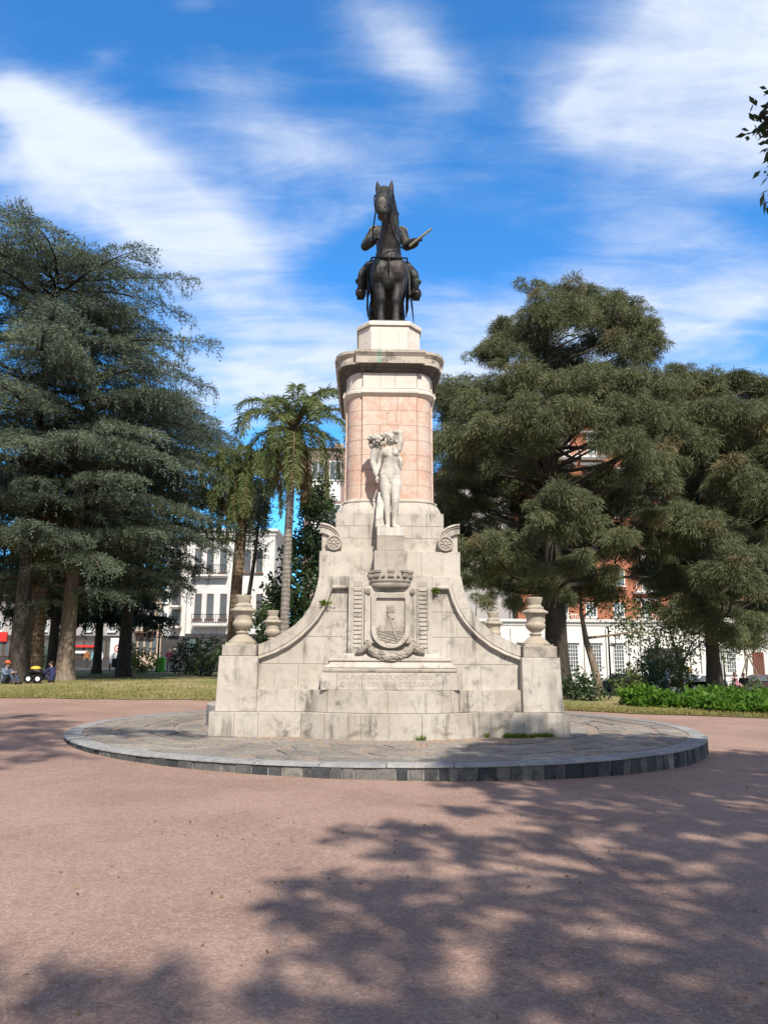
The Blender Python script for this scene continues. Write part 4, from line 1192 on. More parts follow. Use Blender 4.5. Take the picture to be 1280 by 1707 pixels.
def limbs_mesh(name, paths, mat_, parent, n=7):
    mb = MB()
    for pts, rads in paths: mb.tube(pts, rads, n)
    return mb.build(name, mat_, parent, smooth=60)

def wob_path(g, a, b, k=6, amp=.25, sag=0.0):
    a, b = np.array(a, float), np.array(b, float); pts = []
    off = g.normal(0, amp, 3)
    for i in range(k + 1):
        t = i / k; pts.append(tuple(a + (b - a) * t + off * math.sin(math.pi * t) + np.array([0, 0, -sag * math.sin(math.pi * t)])))
    return pts

# ---- deodar-like cedars: tiers of long branches carrying flat drooping sprays
def cedar(name, label, loc, Ht, tiers, seed, r0, leafm, barkm, group, blade=(.19, .045), hang=.55, clear=None):
    """tiers: (height, reach, number of branches); clear: azimuth/height window kept free of branches"""
    g = np.random.default_rng(seed)
    x, y = loc; base = H(x, y)
    root = empty(name, (x, y, base), label=label, cat='tree', group=group)
    ts = [0, .02, .05] + dense(.1, 1, 9)
    lx, ly = g.normal(0, .012, 2)
    axis = lambda z: np.array([lx * z * z / Ht, ly * z * z / Ht, z])
    mb = MB(); mb.tube([tuple(axis(Ht * t) - np.array([0, 0, .15])) for t in ts], [r0 * (1.5 if t == 0 else 1.22 if t == .02 else 1.05 if t == .05 else 1) * (1 - .93 * t ** .9) + .02 for t in ts], 16)
    mb.build('trunk', barkm, root, smooth=60)
    Q, T, br = [], [], []
    for ti, (z, reach, cnt) in enumerate(tiers):
        a0 = g.uniform(0, 6.28)
        for i in range(cnt):
            a = a0 + 6.283 * i / cnt + g.uniform(-.35, .35)
            if clear and clear(a % 6.2832, z): continue
            Lb = reach * g.uniform(.45, 1.06)
            zz = z + g.uniform(-.45, .45)
            d = np.array([math.cos(a), math.sin(a), 0]); sd_ = np.array([-d[1], d[0], 0]); o = axis(zz)
            rise = g.uniform(.08, .30); droop = rise + g.uniform(-.08, .20); cur = g.normal(0, .15)
            pt = lambda t: o + d * (Lb * t) + sd_ * (Lb * cur * t * t) + np.array([0, 0, 1.0]) * (Lb * (rise * t - droop * t ** 2.2))
            kt = (0, .2, .4, .6, .8, .97)
            br.append(([tuple(pt(t)) for t in kt], [max(.010, .020 * Lb ** .75 * (1 - t)) for t in kt]))
            tint0 = g.random() ** 1.5
            for t in np.linspace(.16, 1.0, max(5, int(Lb / .24))):
                c0 = pt(t)
                for s in (-1, 1):
                    l = (.30 * Lb * (1 - t) ** .7 * min(1, t * 2.6) + .45) * g.uniform(.55, 1.2)
                    ang = g.uniform(.65, 1.2) * s
                    td = d * math.cos(ang) + sd_ * math.sin(ang)
                    m = max(2, int(l / .105)); ss = np.linspace(.08, 1, m)[:, None]
                    P = c0 + td * l * ss + np.array([0, 0, -1.0]) * (g.uniform(.18, .55) * l * ss ** 2)
                    kb = 6
                    P = np.repeat(P, kb, 0) + g.normal(0, .05, (m * kb, 3)) + np.array([0, 0, .05])
                    dv = td * .8 + g.normal(0, .5, (m * kb, 3)) + np.array([0, 0, .02])
                    Q.append(blades(g, P, unit(dv), g.uniform(.6, 1.2, m * kb) * blade[0], g.uniform(.7, 1.3, m * kb) * blade[1]))
                    T.append(np.clip(g.random(m * kb) * .45 + tint0 * .45 + .1 * g.random(), 0, 1))
                    if g.random() < hang:
                        hh = g.uniform(.2, 1.05) * min(1, .3 + t); k2 = max(3, int(hh / .09))
                        P2 = c0 + td * l * g.uniform(.3, 1) + np.array([0, 0, -1.0]) * np.linspace(.05, hh, k2)[:, None] + g.normal(0, .03, (k2, 3))
                        P2 = np.repeat(P2, 3, 0)
                        Q.append(blades(g, P2, unit(np.array([0, 0, -.9]) + g.normal(0, .5, (k2 * 3, 3))), g.uniform(.6, 1.1, k2 * 3) * blade[0], blade[1] * np.ones(k2 * 3)))
                        T.append(g.random(k2 * 3) * .5)
    limbs_mesh('branches', br, barkm, root, 6)
    quads('crown', np.concatenate(Q), leafm, root, np.concatenate(T))
    return root

def X(px, Y, z=0): return uv_dir(px, 853.5)[0] * (Y * math.cos(PITCH) + (z - CAMZ) * math.sin(PITCH)) * math.cos(PITCH) if False else (px - 640) / 1282 * (Y * math.cos(PITCH) + (z - CAMZ) * math.sin(PITCH))

GC = 'dark cedars on the left lawn'
right_low = lambda lim: (lambda a, z: z < lim and (a < 1.0 or a > 4.3))
right_low = lambda lim: (lambda a, z: z < lim and (a < 1.0 or a > 4.3))
cedar('cedar_tree', 'tallest blue-green cedar, cut by the left edge, behind a dark thick trunk', (X(25, 34.5), 34.5), 20.6,
      [(4.2, 7.2, 10), (6.1, 8.2, 10), (8.0, 8.8, 11), (10.0, 8.2, 11), (12.0, 9.2, 11), (13.8, 7.8, 11), (15.5, 8.6, 11), (17.1, 7.0, 11), (18.4, 7.4, 12), (19.4, 6.8, 12), (20.1, 6.0, 11)], 11, .38, M['cedar_leaf'], M['bark_dark'], GC, clear=right_low(4.9), blade=(.17, .032))
cedar('cedar_tree', 'cedar with the sunlit pale brown trunk, second from the left', (X(106, 36.5), 36.5), 18.6,
      [(3.9, 5.0, 7), (5.0, 6.0, 8), (6.5, 6.8, 9), (8.1, 7.6, 10), (9.9, 7.6, 11), (11.6, 8.4, 11), (13.2, 7.2, 11), (14.7, 6.8, 10), (16.1, 5.2, 10), (17.2, 4.2, 9), (18.1, 2.2, 7)], 23, .40, M['cedar_leaf'], M['bark_light'], GC, blade=(.18, .034))
cedar('cedar_tree', 'farther dark cedar whose branch tips reach towards the palms', (X(205, 43), 43), 17.0,
      [(4.9, 5.4, 7), (5.9, 6.6, 8), (7.1, 7.2, 9), (8.2, 7.6, 9), (9.6, 7.8, 10), (11.0, 7.6, 10), (12.3, 7.0, 9), (13.6, 6.0, 9), (14.8, 4.6, 8), (16.0, 2.8, 7)], 37, .36, M['cedar_leaf'], M['bark_dark'], GC, blade=(.21, .040))
cedar('cedar_tree', 'small dark cedar with a thin trunk between the two left trunks', (X(84, 42), 42), 14.0,
      [(4.2, 4.8, 8), (5.8, 5.2, 8), (7.4, 5.2, 8), (9.0, 4.8, 8), (10.6, 4.2, 8), (12.0, 3.2, 7), (13.3, 1.6, 5)], 41, .28, M['cedar_dark'], M['bark_dark'], GC, blade=(.28, .065), hang=.7)
cedar('cedar_tree', 'low dark cedar filling the gap behind the white board', (X(160, 50), 50), 13.0,
      [(3.6, 5.5, 8), (5.0, 6.0, 8), (6.5, 6.0, 8), (8.0, 5.5, 8), (9.5, 4.8, 8), (11.0, 3.6, 7), (12.3, 1.8, 5)], 43, .28, M['cedar_dark'], M['bark_dark'], GC, blade=(.30, .07), hang=.7)

# ---- soft needle trees built of mounded tufts
def mounds(g, C, per, ln=(.24, .5), wd=.024, down=.62, squash=.66):
    """tufted masses: every mass is a cluster of small drooping pompons of needles"""
    Q, T = [], []
    for (cx, cy, cz, r) in C:
        nb_ = max(6, int(11 * r * r))
        dv = unit(g.normal(0, 1, (nb_, 3)) + np.array([0, -.15, .25]))
        rad = r * g.uniform(.35, .95, nb_)
        B = np.array([cx, cy, cz]) + dv * rad[:, None] * np.array([1, 1, squash])
        base_t = g.random()
        for bc in B:
            br_ = g.uniform(.30, .62) * min(1.25, r) * .8
            n = int(per * (.5 + br_))
            e = unit(g.normal(0, 1, (n, 3)) + np.array([0, 0, .30]))
            P = bc + e * (br_ * g.uniform(.15, .8, n) ** .7)[:, None] * np.array([1.1, 1.1, .8])
            D1 = unit(e + np.array([0, 0, .25]) + g.normal(0, .3, (n, 3)))
            L = g.uniform(*ln, n) * (.6 + br_)
            D2 = unit(D1 * .6 + np.array([0, 0, -down]) + g.normal(0, .14, (n, 3)))
            q1 = blades(g, P, D1, L * .6, np.full(n, wd * 1.3)); q2 = blades(g, P + D1 * (L * .48)[:, None], D2, L * .7, np.full(n, wd * 1.15))
            tt = np.clip(.35 * base_t + .25 * g.random() + .4 * g.random(n), 0, .94)
            if g.random() < .035: tt = np.full(n, .98)
            Q += [q1, q2]; T += [tt, tt]
    return np.concatenate(Q), np.concatenate(T)

def mound_tree(name, label, px, Y, group, pts, r0, fork_z, seed, leafm, barkm, per=420, extra=None, dscale=1.0):
    """pts: (pixel x, pixel y, radius in pixels, depth offset) of every tuft mound, placed at its own distance"""
    g = np.random.default_rng(seed)
    x0 = X(px, Y); z0 = H(x0, Y)
    root = empty(name, (x0, Y, z0), label=label, cat='tree', group=group)
    C = []
    for (a, b, rp, dyy) in pts:
        yy_ = Y + dyy; wx, wz = W(a, b, yy_)
        dep = yy_ * math.cos(PITCH) + (wz - CAMZ) * math.sin(PITCH)
        C.append((wx - x0, yy_ - Y, wz - z0, rp / 1282 * dep))
    top = max(c[2] for c in C) - .5
    mb = MB(); lean = [(g.normal(0, .06) * t, g.normal(0, .06) * t, top * t - .15) for t in dense(0, 1, 9)]
    mb.tube(lean, [r0 * (1.4 if i == 0 else 1) * (1 - .9 * (i / 9)) + .03 for i in range(10)], 14)
    mb.build('trunk', barkm, root, smooth=60)
    br = []
    for ci, (cx, cy, cz, r) in enumerate(C):
        if ci % 3 == 1: continue
        d = math.hypot(cx, cy)
        zs = max(fork_z, min(top * .92, cz - .45 * d - .3))
        br.append((wob_path(g, (0, 0, zs), (cx, cy, cz - r * .2), 6, .3 * max(.5, d * .3), -.05 * d + .1 * d * g.random()), [max(.015, (.03 + .011 * d) * (1 - .85 * t)) for t in dense(0, 1, 6)]))
        for _ in range(3):
            e = np.array([cx, cy, cz]) + g.normal(0, r * .5, 3); br.append((wob_path(g, (cx * .8, cy * .8, zs + (cz - zs) * .8), e, 3, .1), [.05, .035, .02, .01]))
    limbs_mesh('branches', br, barkm, root, 6)
    Q, T = mounds(g, C, per, (.17 * dscale, .38 * dscale), .021 * dscale)
    quads('crown', Q, leafm, root, T)
    return root

rt = random.Random(21)
def spread(lst, dmin, dmax):
    return [(a, b, r, d if d is not None else rt.uniform(dmin, dmax)) for a, b, r, d in lst]
big = [(935, 496, 38, 0), (898, 505, 34, -1), (972, 502, 36, 1), (815, 588, 34, -1), (850, 548, 34, 0), (1058, 538, 34, 0), (1076, 575, 32, 0), (1012, 512, 30, 1), (905, 535, 40, -2), (945, 528, 42, -1.5), (985, 525, 40, 0), (1030, 535, 36, 1), (1000, 560, 36, 2), (868, 560, 38, -1), (832, 580, 34, -1), (850, 600, 34, -2), (815, 598, 26, 0),
       (905, 575, 38, 1.5), (945, 590, 34, 3), (1020, 580, 34, 0), (1060, 560, 36, 1), (1050, 600, 36, -1), (1075, 590, 26, 1), (800, 590, 26, 0), (845, 545, 26, 0), (1050, 510, 24, 1), (1080, 555, 26, 0), (880, 480, 22, 0), (1015, 500, 26, 0),
       (760, 655, 38, 0), (790, 680, 40, -2), (745, 690, 30, 1), (830, 650, 36, -1.5), (870, 640, 40, -3), (915, 645, 40, -3.5), (960, 640, 42, -3), (1005, 635, 40, -2), (1045, 645, 38, -2.5), (1085, 640, 34, 0),
       (770, 735, 44, -2), (738, 745, 30, 0), (820, 720, 42, -3), (865, 690, 42, -4), (920, 700, 44, -4.5), (890, 735, 36, -3.5), (970, 690, 42, -4), (1020, 690, 42, -3), (1060, 690, 40, -2), (1095, 690, 36, -1),
       (1010, 735, 36, -4), (1045, 745, 40, -4), (1085, 755, 36, -2.5), (820, 770, 34, -2), (775, 780, 34, 0), (740, 800, 30, 2), (870, 770, 28, 0),
       (930, 830, 40, -6), (905, 860, 34, -6), (955, 855, 40, -6), (985, 875, 36, -5.5), (935, 880, 38, -5), (890, 895, 30, -4),
       (820, 905, 38, -4), (785, 920, 34, -3), (850, 925, 36, -4), (880, 945, 34, -3.5), (815, 950, 34, -2.5), (780, 965, 28, -1), (845, 975, 30, -1.5), (900, 985, 32, -1.5), (940, 945, 34, -3), (975, 935, 30, -3),
       (1030, 900, 34, -3), (1015, 790, 30, -1), (985, 800, 26, 2), (855, 1005, 24, -2), (800, 1000, 24, 1),
       (860, 820, 40, 4), (810, 830, 40, 5), (760, 850, 36, 5), (900, 930, 44, 5), (960, 980, 40, 4), (1010, 850, 34, 5), (880, 860, 44, 5), (1040, 820, 22, 4), (760, 900, 34, 6), (1010, 990, 36, 4), (930, 780, 22, 5)]
def filler(x0, x1, y0, y1, step, holes, dep, r):
    L_ = []
    for j, yy_ in enumerate(np.arange(y0, y1, step)):
        for xx_ in np.arange(x0 + (step / 2 if j % 2 else 0), x1, step):
            if any(((xx_ - a) / (c + r * .8)) ** 2 + ((yy_ - b) / (d + r * .8)) ** 2 < 1 for a, b, c, d in holes): continue
            L_.append((xx_ + rt.uniform(-9, 9), yy_ + rt.uniform(-9, 9), r * rt.uniform(.8, 1.15), dep + rt.uniform(-1.5, 1.5)))
    return L_
holes = [(985, 765, 26, 14), (1110, 828, 20, 12), (1056, 962, 14, 8), (825, 868, 24, 12)]
big += filler(735, 1110, 660, 985, 37, holes, 5.0, 34)
big = [(a, b, r * 1.05, d) for a, b, r, d in big] + [(1110, 650, 34, -1), (1120, 720, 36, -1), (1100, 800, 34, -1), (1070, 790, 30, -3), (1060, 850, 34, 2), (1085, 860, 30, 1), (1010, 920, 30, 2), (745, 840, 36, 2), (790, 850, 36, 3), (735, 880, 30, 3), (760, 935, 30, 2), (900, 800, 30, 2), (860, 735, 40, 3), (800, 740, 40, 3), (930, 700, 40, 4), (1000, 680, 40, 4), (1050, 700, 40, 4), (1075, 720, 36, 5), (960, 620, 40, 4), (900, 620, 40, 4), (1030, 630, 40, 4), (900, 1010, 30, 3), (940, 1000, 30, 0), (1000, 960, 32, 1), (820, 880, 34, 3), (1095, 660, 36, 4), (1120, 780, 36, 4)]
mound_tree('needle_tree', 'large olive-green tree with drooping needle tufts and a dark thick trunk, right of the shaft', 930, 36, 'soft needled trees on the right', big, .56, 5.0, 5, M['casu_leaf'], M['bark_dark'], 250)
right = [(1145, 640, 34, 0), (1185, 645, 36, 0), (1225, 640, 32, 1), (1265, 640, 28, 2), (1125, 690, 36, -1), (1170, 690, 40, -2), (1215, 690, 40, -2), (1258, 690, 36, -1), (1110, 740, 36, -1), (1150, 745, 40, -2), (1235, 745, 36, 1), (1270, 760, 36, 0),
         (1195, 740, 34, 0), (1235, 790, 40, -3), (1275, 830, 36, -2), (1165, 790, 30, 0), (1205, 810, 36, -1), (1130, 870, 38, -4), (1165, 880, 40, -4.5), (1190, 905, 36, -4), (1120, 905, 34, -3), (1085, 900, 26, -2), (1235, 905, 36, 0),
         (1215, 940, 40, -5), (1185, 960, 34, -4.5), (1235, 970, 36, -5), (1250, 935, 34, -3), (1130, 965, 32, -1), (1165, 1000, 34, -1), (1130, 1015, 28, -3), (1170, 1030, 30, -2.5), (1200, 1050, 32, -2), (1235, 1030, 34, 0), (1275, 980, 36, 0), (1270, 900, 34, 2), (1100, 985, 24, -1), (1215, 1065, 26, -1),
         (1150, 840, 36, 4), (1215, 860, 40, 4), (1180, 930, 40, 4), (1260, 1020, 36, 4), (1110, 930, 36, 4), (1265, 870, 30, 4), (1085, 960, 34, 4), (1190, 1000, 36, 4), (1095, 830, 18, 3), (1300, 700, 40, 0), (1320, 800, 44, 0), (1310, 900, 44, 0), (1330, 660, 40, 2)]
right += filler(1100, 1300, 650, 1010, 40, holes, 4.0, 33)
right = [(a, b, r * 1.05, d) for a, b, r, d in right] + [(1105, 650, 34, 1), (1120, 620, 26, 1), (1150, 700, 40, 3), (1200, 690, 40, 3), (1250, 720, 40, 3), (1180, 780, 40, 4), (1230, 830, 40, 4), (1160, 920, 40, 2), (1110, 860, 34, 2), (1200, 890, 40, 2), (1140, 800, 34, 2), (1245, 760, 40, 4), (1275, 700, 36, 3), (1265, 960, 40, 3), (1140, 1040, 26, 2), (1250, 1070, 30, 1), (1280, 1040, 34, 1), (1180, 850, 36, 3), (1100, 1020, 24, 3)]
mound_tree('needle_tree', 'olive-green drooping needle tree at the right edge, behind the right lamp post', 1192, 42, 'soft needled trees on the right', right, .36, 4.0, 6, M['casu_leaf'], M['bark_dark'], 220, dscale=1.2)

# ---- palms
def palm(name, label, loc, path, rads, barkm, nf, Lf, seed, dead=6, petiole=.18, leafL=.75, droop=1.0, boot=True, upright=.55, curl=1.0):
    g = np.random.default_rng(seed)
    x, y = loc; z0 = H(x, y)
    root = empty(name, (x, y, z0), label=label, cat='palm tree', group='palms behind the left wing')
    MB().tube(path, rads, 14).build('trunk', barkm, root, smooth=60)
    top = np.array(path[-1], float)
    def frond(a, el, L, leafm, droopk, nm):
        d = np.array([math.cos(a), math.sin(a), 0]); P = []; n = 26
        pos = top + d * .1; ang = el
        for i in range(n + 1):
            P.append(pos.copy()); 
            pos = pos + (d * math.cos(ang) + np.array([0, 0, 1.0]) * math.sin(ang)) * (L / n)
            ang -= droopk * (1.5 / n) * (.6 + 2.2 * i / n) * 1.35
            ang = max(ang, -1.52)
        P = np.array(P)
        mb.tube([tuple(q) for q in P[::2]], [max(.008, .042 * (1 - i / 13)) for i in range(len(P[::2]))], 5)
        side = np.array([-d[1], d[0], 0])
        m = int(L * 34); t = np.linspace(petiole, 1, m)
        idx = t * n; i0 = np.minimum(n - 1, idx.astype(int)); fr = (idx - i0)[:, None]
        B = P[i0] * (1 - fr) + P[i0 + 1] * fr; tg = unit(P[i0 + 1] - P[i0])
        qs = []
        for s in (-1, 1):
            k = len(B)
            ll = leafL * np.sin(np.clip(.25 + t * 2.75, 0, math.pi)) ** .5 * g.uniform(.75, 1.15, k) + .1
            d1 = unit(side * s * .8 + tg * .6 + np.array([0, 0, .25]) + g.normal(0, .22, (k, 3)))
            q1 = blades(g, B, d1, ll * .55, np.full(k, .045))
            d2 = unit(d1 * .5 + np.array([0, 0, -1.0]) * .75 * droop + g.normal(0, .15, (k, 3)))
            q2 = blades(g, B + d1 * (ll * .42)[:, None], d2, ll * .68, np.full(k, .042))
            qs += [q1, q2]
        return np.concatenate(qs)
    live, dry = [], []; mb = MB()
    for i in range(nf):
        f = i / max(1, nf - 1)
        a = i * 2.39996 + g.uniform(-.2, .2)
        el = R(84) * (1 - f) ** upright + R(-42) * f + g.uniform(-.1, .1)
        live.append(frond(a, el, Lf * g.uniform(.85, 1.08) * (.8 + .2 * min(1, f * 3)), None, (.75 + .5 * f) * (curl + (1 - curl) * f), 'frond'))
    for i in range(dead):
        a = i * 2.39996 + g.uniform(0, 1); dry.append(frond(a, R(-45) + g.uniform(-.3, .2), Lf * g.uniform(.55, .85), None, .9, 'dead'))
    mb.build('leaf_stalks', M['palm_rough'], root, smooth=60)
    quads('fronds', np.concatenate(live), M['palm_leaf'], root)
    if dry: quads('dry_fronds', np.concatenate(dry), M['palm_dead'], root)
    if boot:
        cb = MB()
        for i in range(26):
            a = g.uniform(0, 6.28); zz = g.uniform(-1.0, .3); r = rads[-1] * 1.1
            p0 = top + np.array([math.cos(a) * r, math.sin(a) * r, zz]); cb.tube([tuple(p0), tuple(p0 + np.array([math.cos(a) * .28, math.sin(a) * .28, .42]))], [(.09, .04), (.03, .015)], 6)
        cb.ball(tuple(top), (rads[-1] * 1.5, rads[-1] * 1.5, .7), 10)
        cb.build('leaf_bases', M['palm_rough'], root, smooth=60)
    return root
yq = 31.0; xq = X(470, yq); _, zt = W(472, 735, yq); zt -= H(xq, yq)
palm('queen_palm', 'slender grey-trunked palm with feathery arching fronds, left of the monument shaft', (xq, yq), [(0, 0, -.1), (.03, 0, zt * .3), (.07, 0, zt * .6), (.14, 0, zt * .85), (.20, 0, zt + .4)], [.22, .185, .17, .15, .15], M['palm_bark'], 26, 3.4, 4, 9, leafL=.5, droop=.6, curl=.72)
yp = 38.0; xp = X(384, yp); _, zp = W(392, 860, yp); zp -= H(xp, yp)
palm('stout_palm', 'stout palm with rough ringed brown trunk and a hanging skirt of fronds', (xp, yp), [(0, 0, -.1), (.05, 0, zp * .3), (.12, 0, zp * .6), (.22, 0, zp * .85), (.30, 0, zp + 2.0)], [.34, .30, .28, .28, .30], M['palm_rough'], 34, 3.5, 8, 18, leafL=.5, upright=.8)
yp = 36.0; xp = X(48, yp)
palm('stout_palm', 'stout ringed red-brown palm trunk rising into the cedars beside the leftmost trunk', (xp, yp), [(0, 0, -.1), (.03, 0, .5), (.05, 0, 2.5), (.1, 0, 5), (.1, 0, 7.5)], [.62, .50, .42, .40, .40], M['palm_rough'], 12, 2.6, 15, 4, leafL=.5, upright=.8)

# ---- thin leaning tree with a hanging dark crown between the palms
def broad(name, label, loc, C, trunk_paths, leafm, barkm, per, leaf, seed, group=None, cat='tree', clump=.5):
    g = np.random.default_rng(seed)
    root = empty(name, loc, label=label, cat=cat, group=group)
    limbs_mesh('trunk', trunk_paths, barkm, root, 9)
    Q, T = [], []
    for (cx, cy, cz, rx, rz) in C:
        n = int(per * rx * rz)
        nc = max(3, n // 14)
        cc = unit(g.normal(0, 1, (nc, 3))) * (g.uniform(.2, 1, (nc, 1)) ** .5) * np.array([rx, rx, rz]) + np.array([cx, cy, cz])
        P = np.repeat(cc, 14, 0) + g.normal(0, clump * .28, (nc * 14, 3))
        dv = unit(g.normal(0, 1, (nc * 14, 3)) + np.array([0, 0, -.15]))
        Q.append(blades(g, P, dv, g.uniform(.65, 1.2, nc * 14) * leaf[0], g.uniform(.7, 1.2, nc * 14) * leaf[1], .12))
        T.append(np.clip(np.repeat(g.random(nc), 14) * .6 + g.random(nc * 14) * .4, 0, .93))
    quads('crown', np.concatenate(Q), leafm, root, np.concatenate(T))
    return root
yl_ = 35.0; xl = X(405, yl_); zb = H(xl, yl_)
q = lambda px, py, Y: (W(px, py, Y)[0], W(px, py, Y)[1])
def pxp(px, py, Y, x0, y0, z0): wx, wz = W(px, py, Y); return (wx - x0, Y - y0, wz - z0)
broad('thin_leaning_tree', 'thin black leaning stem with a narrow hanging dark crown between the two palms', (xl, yl_, zb),
      [pxp(434, 870, yl_, xl, yl_, zb) + (.55, 1.5), pxp(430, 905, yl_, xl, yl_, zb) + (.38, .9), pxp(440, 830, yl_, xl, yl_, zb) + (.45, .9)],
      [([pxp(404, 1110, yl_, xl, yl_, zb), pxp(412, 1010, yl_, xl, yl_, zb), pxp(424, 930, yl_, xl, yl_, zb), pxp(436, 820, yl_, xl, yl_, zb)], [.11, .10, .085, .03])], M['cedar_dark'], M['bark_dark'], 900, (.22, .05), 61)
ym = 34.0; xm = X(500, ym); zm = H(xm, ym)
broad('glossy_magnolia', 'dense dark glossy-leaved tree behind the slender palm trunk', (xm, ym, zm),
      [pxp(a, b, ym + dd, xm, ym, zm) + (r, r * .9) for a, b, r, dd in ((505, 930, 1.1, 0), (468, 985, .8, .5), (450, 1020, .6, 0), (515, 985, 1.2, -.5), (480, 1020, 1.1, .5), (445, 1045, .8, .5), (525, 1040, 1.1, 0), (505, 905, .7, 1), (540, 940, .7, 1), (530, 890, .9, 1.5), (528, 850, .8, 2), (522, 810, .65, 2), (545, 915, .7, 2), (535, 830, .6, 2.5), (512, 850, .6, 2), (548, 875, .5, 2.5), (470, 1065, .9, 0))],
      [([(0, 0, -.1), (0, 0, 1.5), (.1, 0, 3.5), (.1, 0, 5.5)], [.16, .14, .1, .04]), ([(0, 0, 1.2), (-.8, 0, 2.6), (-1.4, .2, 3.6)], [.1, .07, .03])], M['broad_leaf'], M['bark_dark'], 900, (.26, .12), 62)
# small pale-stemmed tree and light shrubs on the right
ys = 40.0; xs_ = X(990, ys); zs_ = H(xs_, ys)
broad('small_bare_tree', 'small pale-stemmed tree with thin light-green leaves beside the thick dark trunk', (xs_, ys, zs_),
      [pxp(a, b, ys + dd, xs_, ys, zs_) + (r, r * .7) for a, b, r, dd in ((1020, 1015, 1.3, 0), (1060, 1030, 1.4, 1), (1000, 985, 1.0, .5), (1095, 1045, 1.3, 1), (1050, 1060, 1.0, 1.5), (960, 1000, .8, 1), (1125, 1050, 1.0, 2), (1075, 1000, 1.1, 2))],
      [([pxp(1003, 1165, ys, xs_, ys, zs_), pxp(990, 1110, ys, xs_, ys, zs_), pxp(976, 1065, ys, xs_, ys, zs_), pxp(968, 1020, ys, xs_, ys, zs_), pxp(965, 970, ys, xs_, ys, zs_)], [.24, .19, .15, .10, .05]),
       ([pxp(976, 1062, ys, xs_, ys, zs_), pxp(1010, 1058, ys, xs_, ys, zs_), pxp(1060, 1050, ys, xs_, ys, zs_), pxp(1100, 1055, ys, xs_, ys, zs_)], [.08, .06, .04, .015]),
       ([pxp(968, 1030, ys, xs_, ys, zs_), pxp(1000, 1000, ys, xs_, ys, zs_), pxp(1040, 985, ys, xs_, ys, zs_)], [.06, .04, .015])],
      M['broad_light'], M['bark_light'], 260, (.22, .10), 63, clump=.8)
yt = 52.0; xt = X(1135, yt); zt2 = H(xt, yt)
broad('street_tree', 'light-green leafy tree in front of the white building, right of the small pale-stemmed tree', (xt, yt, zt2),
      [pxp(a, b, yt + dd, xt, yt, zt2) + (r, r * .7) for a, b, r, dd in ((1110, 1065, 1.6, 0), (1145, 1075, 1.5, 1), (1070, 1085, 1.0, 0), (1240, 1070, 1.2, 3), (1175, 1050, 1.4, 1), (1160, 940, 1.2, 2), (1250, 930, 1.3, 2), (1215, 1085, 1.0, 2))],
      [([(0, 0, -.1), (.05, 0, 1.8), (-.3, 0, 3.2), (-.6, 0, 4.4)], [.13, .11, .07, .03]), ([(.05, 0, 1.8), (1.0, .3, 3.4), (2.2, .6, 4.4)], [.08, .05, .02]), ([(.05, 0, 2.2), (2.5, .8, 4.0), (4.6, 1.2, 4.4)], [.06, .04, .02])],
      M['broad_light'], M['bark_dark'], 240, (.26, .12), 64, clump=.9)
# willow-like bush in the dark gap on the right
for (px_, py_, Yb, rx, rz, lm, lab, nm, seed) in (
        (1112, 1105, 50, 1.6, 1.7, 'broad_light', 'tall light-green hanging bush before the dark archway of the white building', 'hanging_bush', 71),
        (1078, 1118, 46, 1.0, 1.1, 'broad_leaf', 'dark green bush left of the hanging light-green bush', 'dark_bush', 72),
        (960, 1140, 34, .8, .75, 'broad_leaf', 'low dark bush between the right pier and the thick dark trunk', 'dark_bush', 73),
        (985, 1150, 33, .6, .6, 'broad_leaf', 'low dark bush at the foot of the small pale-stemmed tree', 'dark_bush', 74),
        (1048, 1130, 42, 1.0, .8, 'broad_light', 'grey-green bush behind the bright ground cover', 'grey_green_bush', 75),
        (1240, 1150, 36, 1.4, .5, 'broad_leaf', 'blue-green bush rising from the bright ground cover at the right edge', 'dark_bush', 76),
        (237, 1108, 52, 1.0, 1.0, 'yellow_leaf', 'yellow-green leafy shrub left of the left lamp post', 'leafy_shrub', 77),
        (216, 1098, 54, .7, 1.0, 'broad_light', 'light-green shrub beside the slim green post', 'leafy_shrub', 78),
        (312, 1098, 50, .9, 1.3, 'broad_leaf', 'dark green shrub right of the green bin', 'leafy_shrub', 79),
        (352, 1092, 46, .9, 1.2, 'broad_light', 'light-green sapling foliage behind the front left pier', 'leafy_shrub', 80),
        (335, 1112, 47, .7, .6, 'broad_leaf', 'low dark shrub under the light-green sapling', 'leafy_shrub', 81),
        (410, 1085, 40, 1.6, .8, 'broad_leaf', 'dark hedge-like shrub behind the front left urn', 'leafy_shrub', 82),
        (60, 1100, 60, 1.6, 1.3, 'broad_leaf', 'dark shrub seen between the two left cedar trunks', 'leafy_shrub', 83)):
    wx, wz = W(px_, py_, Yb); zg = H(wx, Yb)
    hz = max(rz * .9, wz - zg)
    broad(nm, lab, (wx, Yb, zg), [(0, 0, hz, rx, rz), (rx * .5, .2, hz * .7, rx * .7, rz * .6), (-rx * .5, -.1, hz * .65, rx * .7, rz * .6)], [([(0, 0, -.05), (.05, 0, hz * .5), (0, 0, hz)], [.07, .05, .02]), ([(0, 0, .1), (rx * .3, 0, hz * .6), (rx * .5, .2, hz * .8)], [.04, .03, .015])],
          M[lm], M['bark_dark'], 420, (.24, .11), seed, cat='bush', clump=.45)

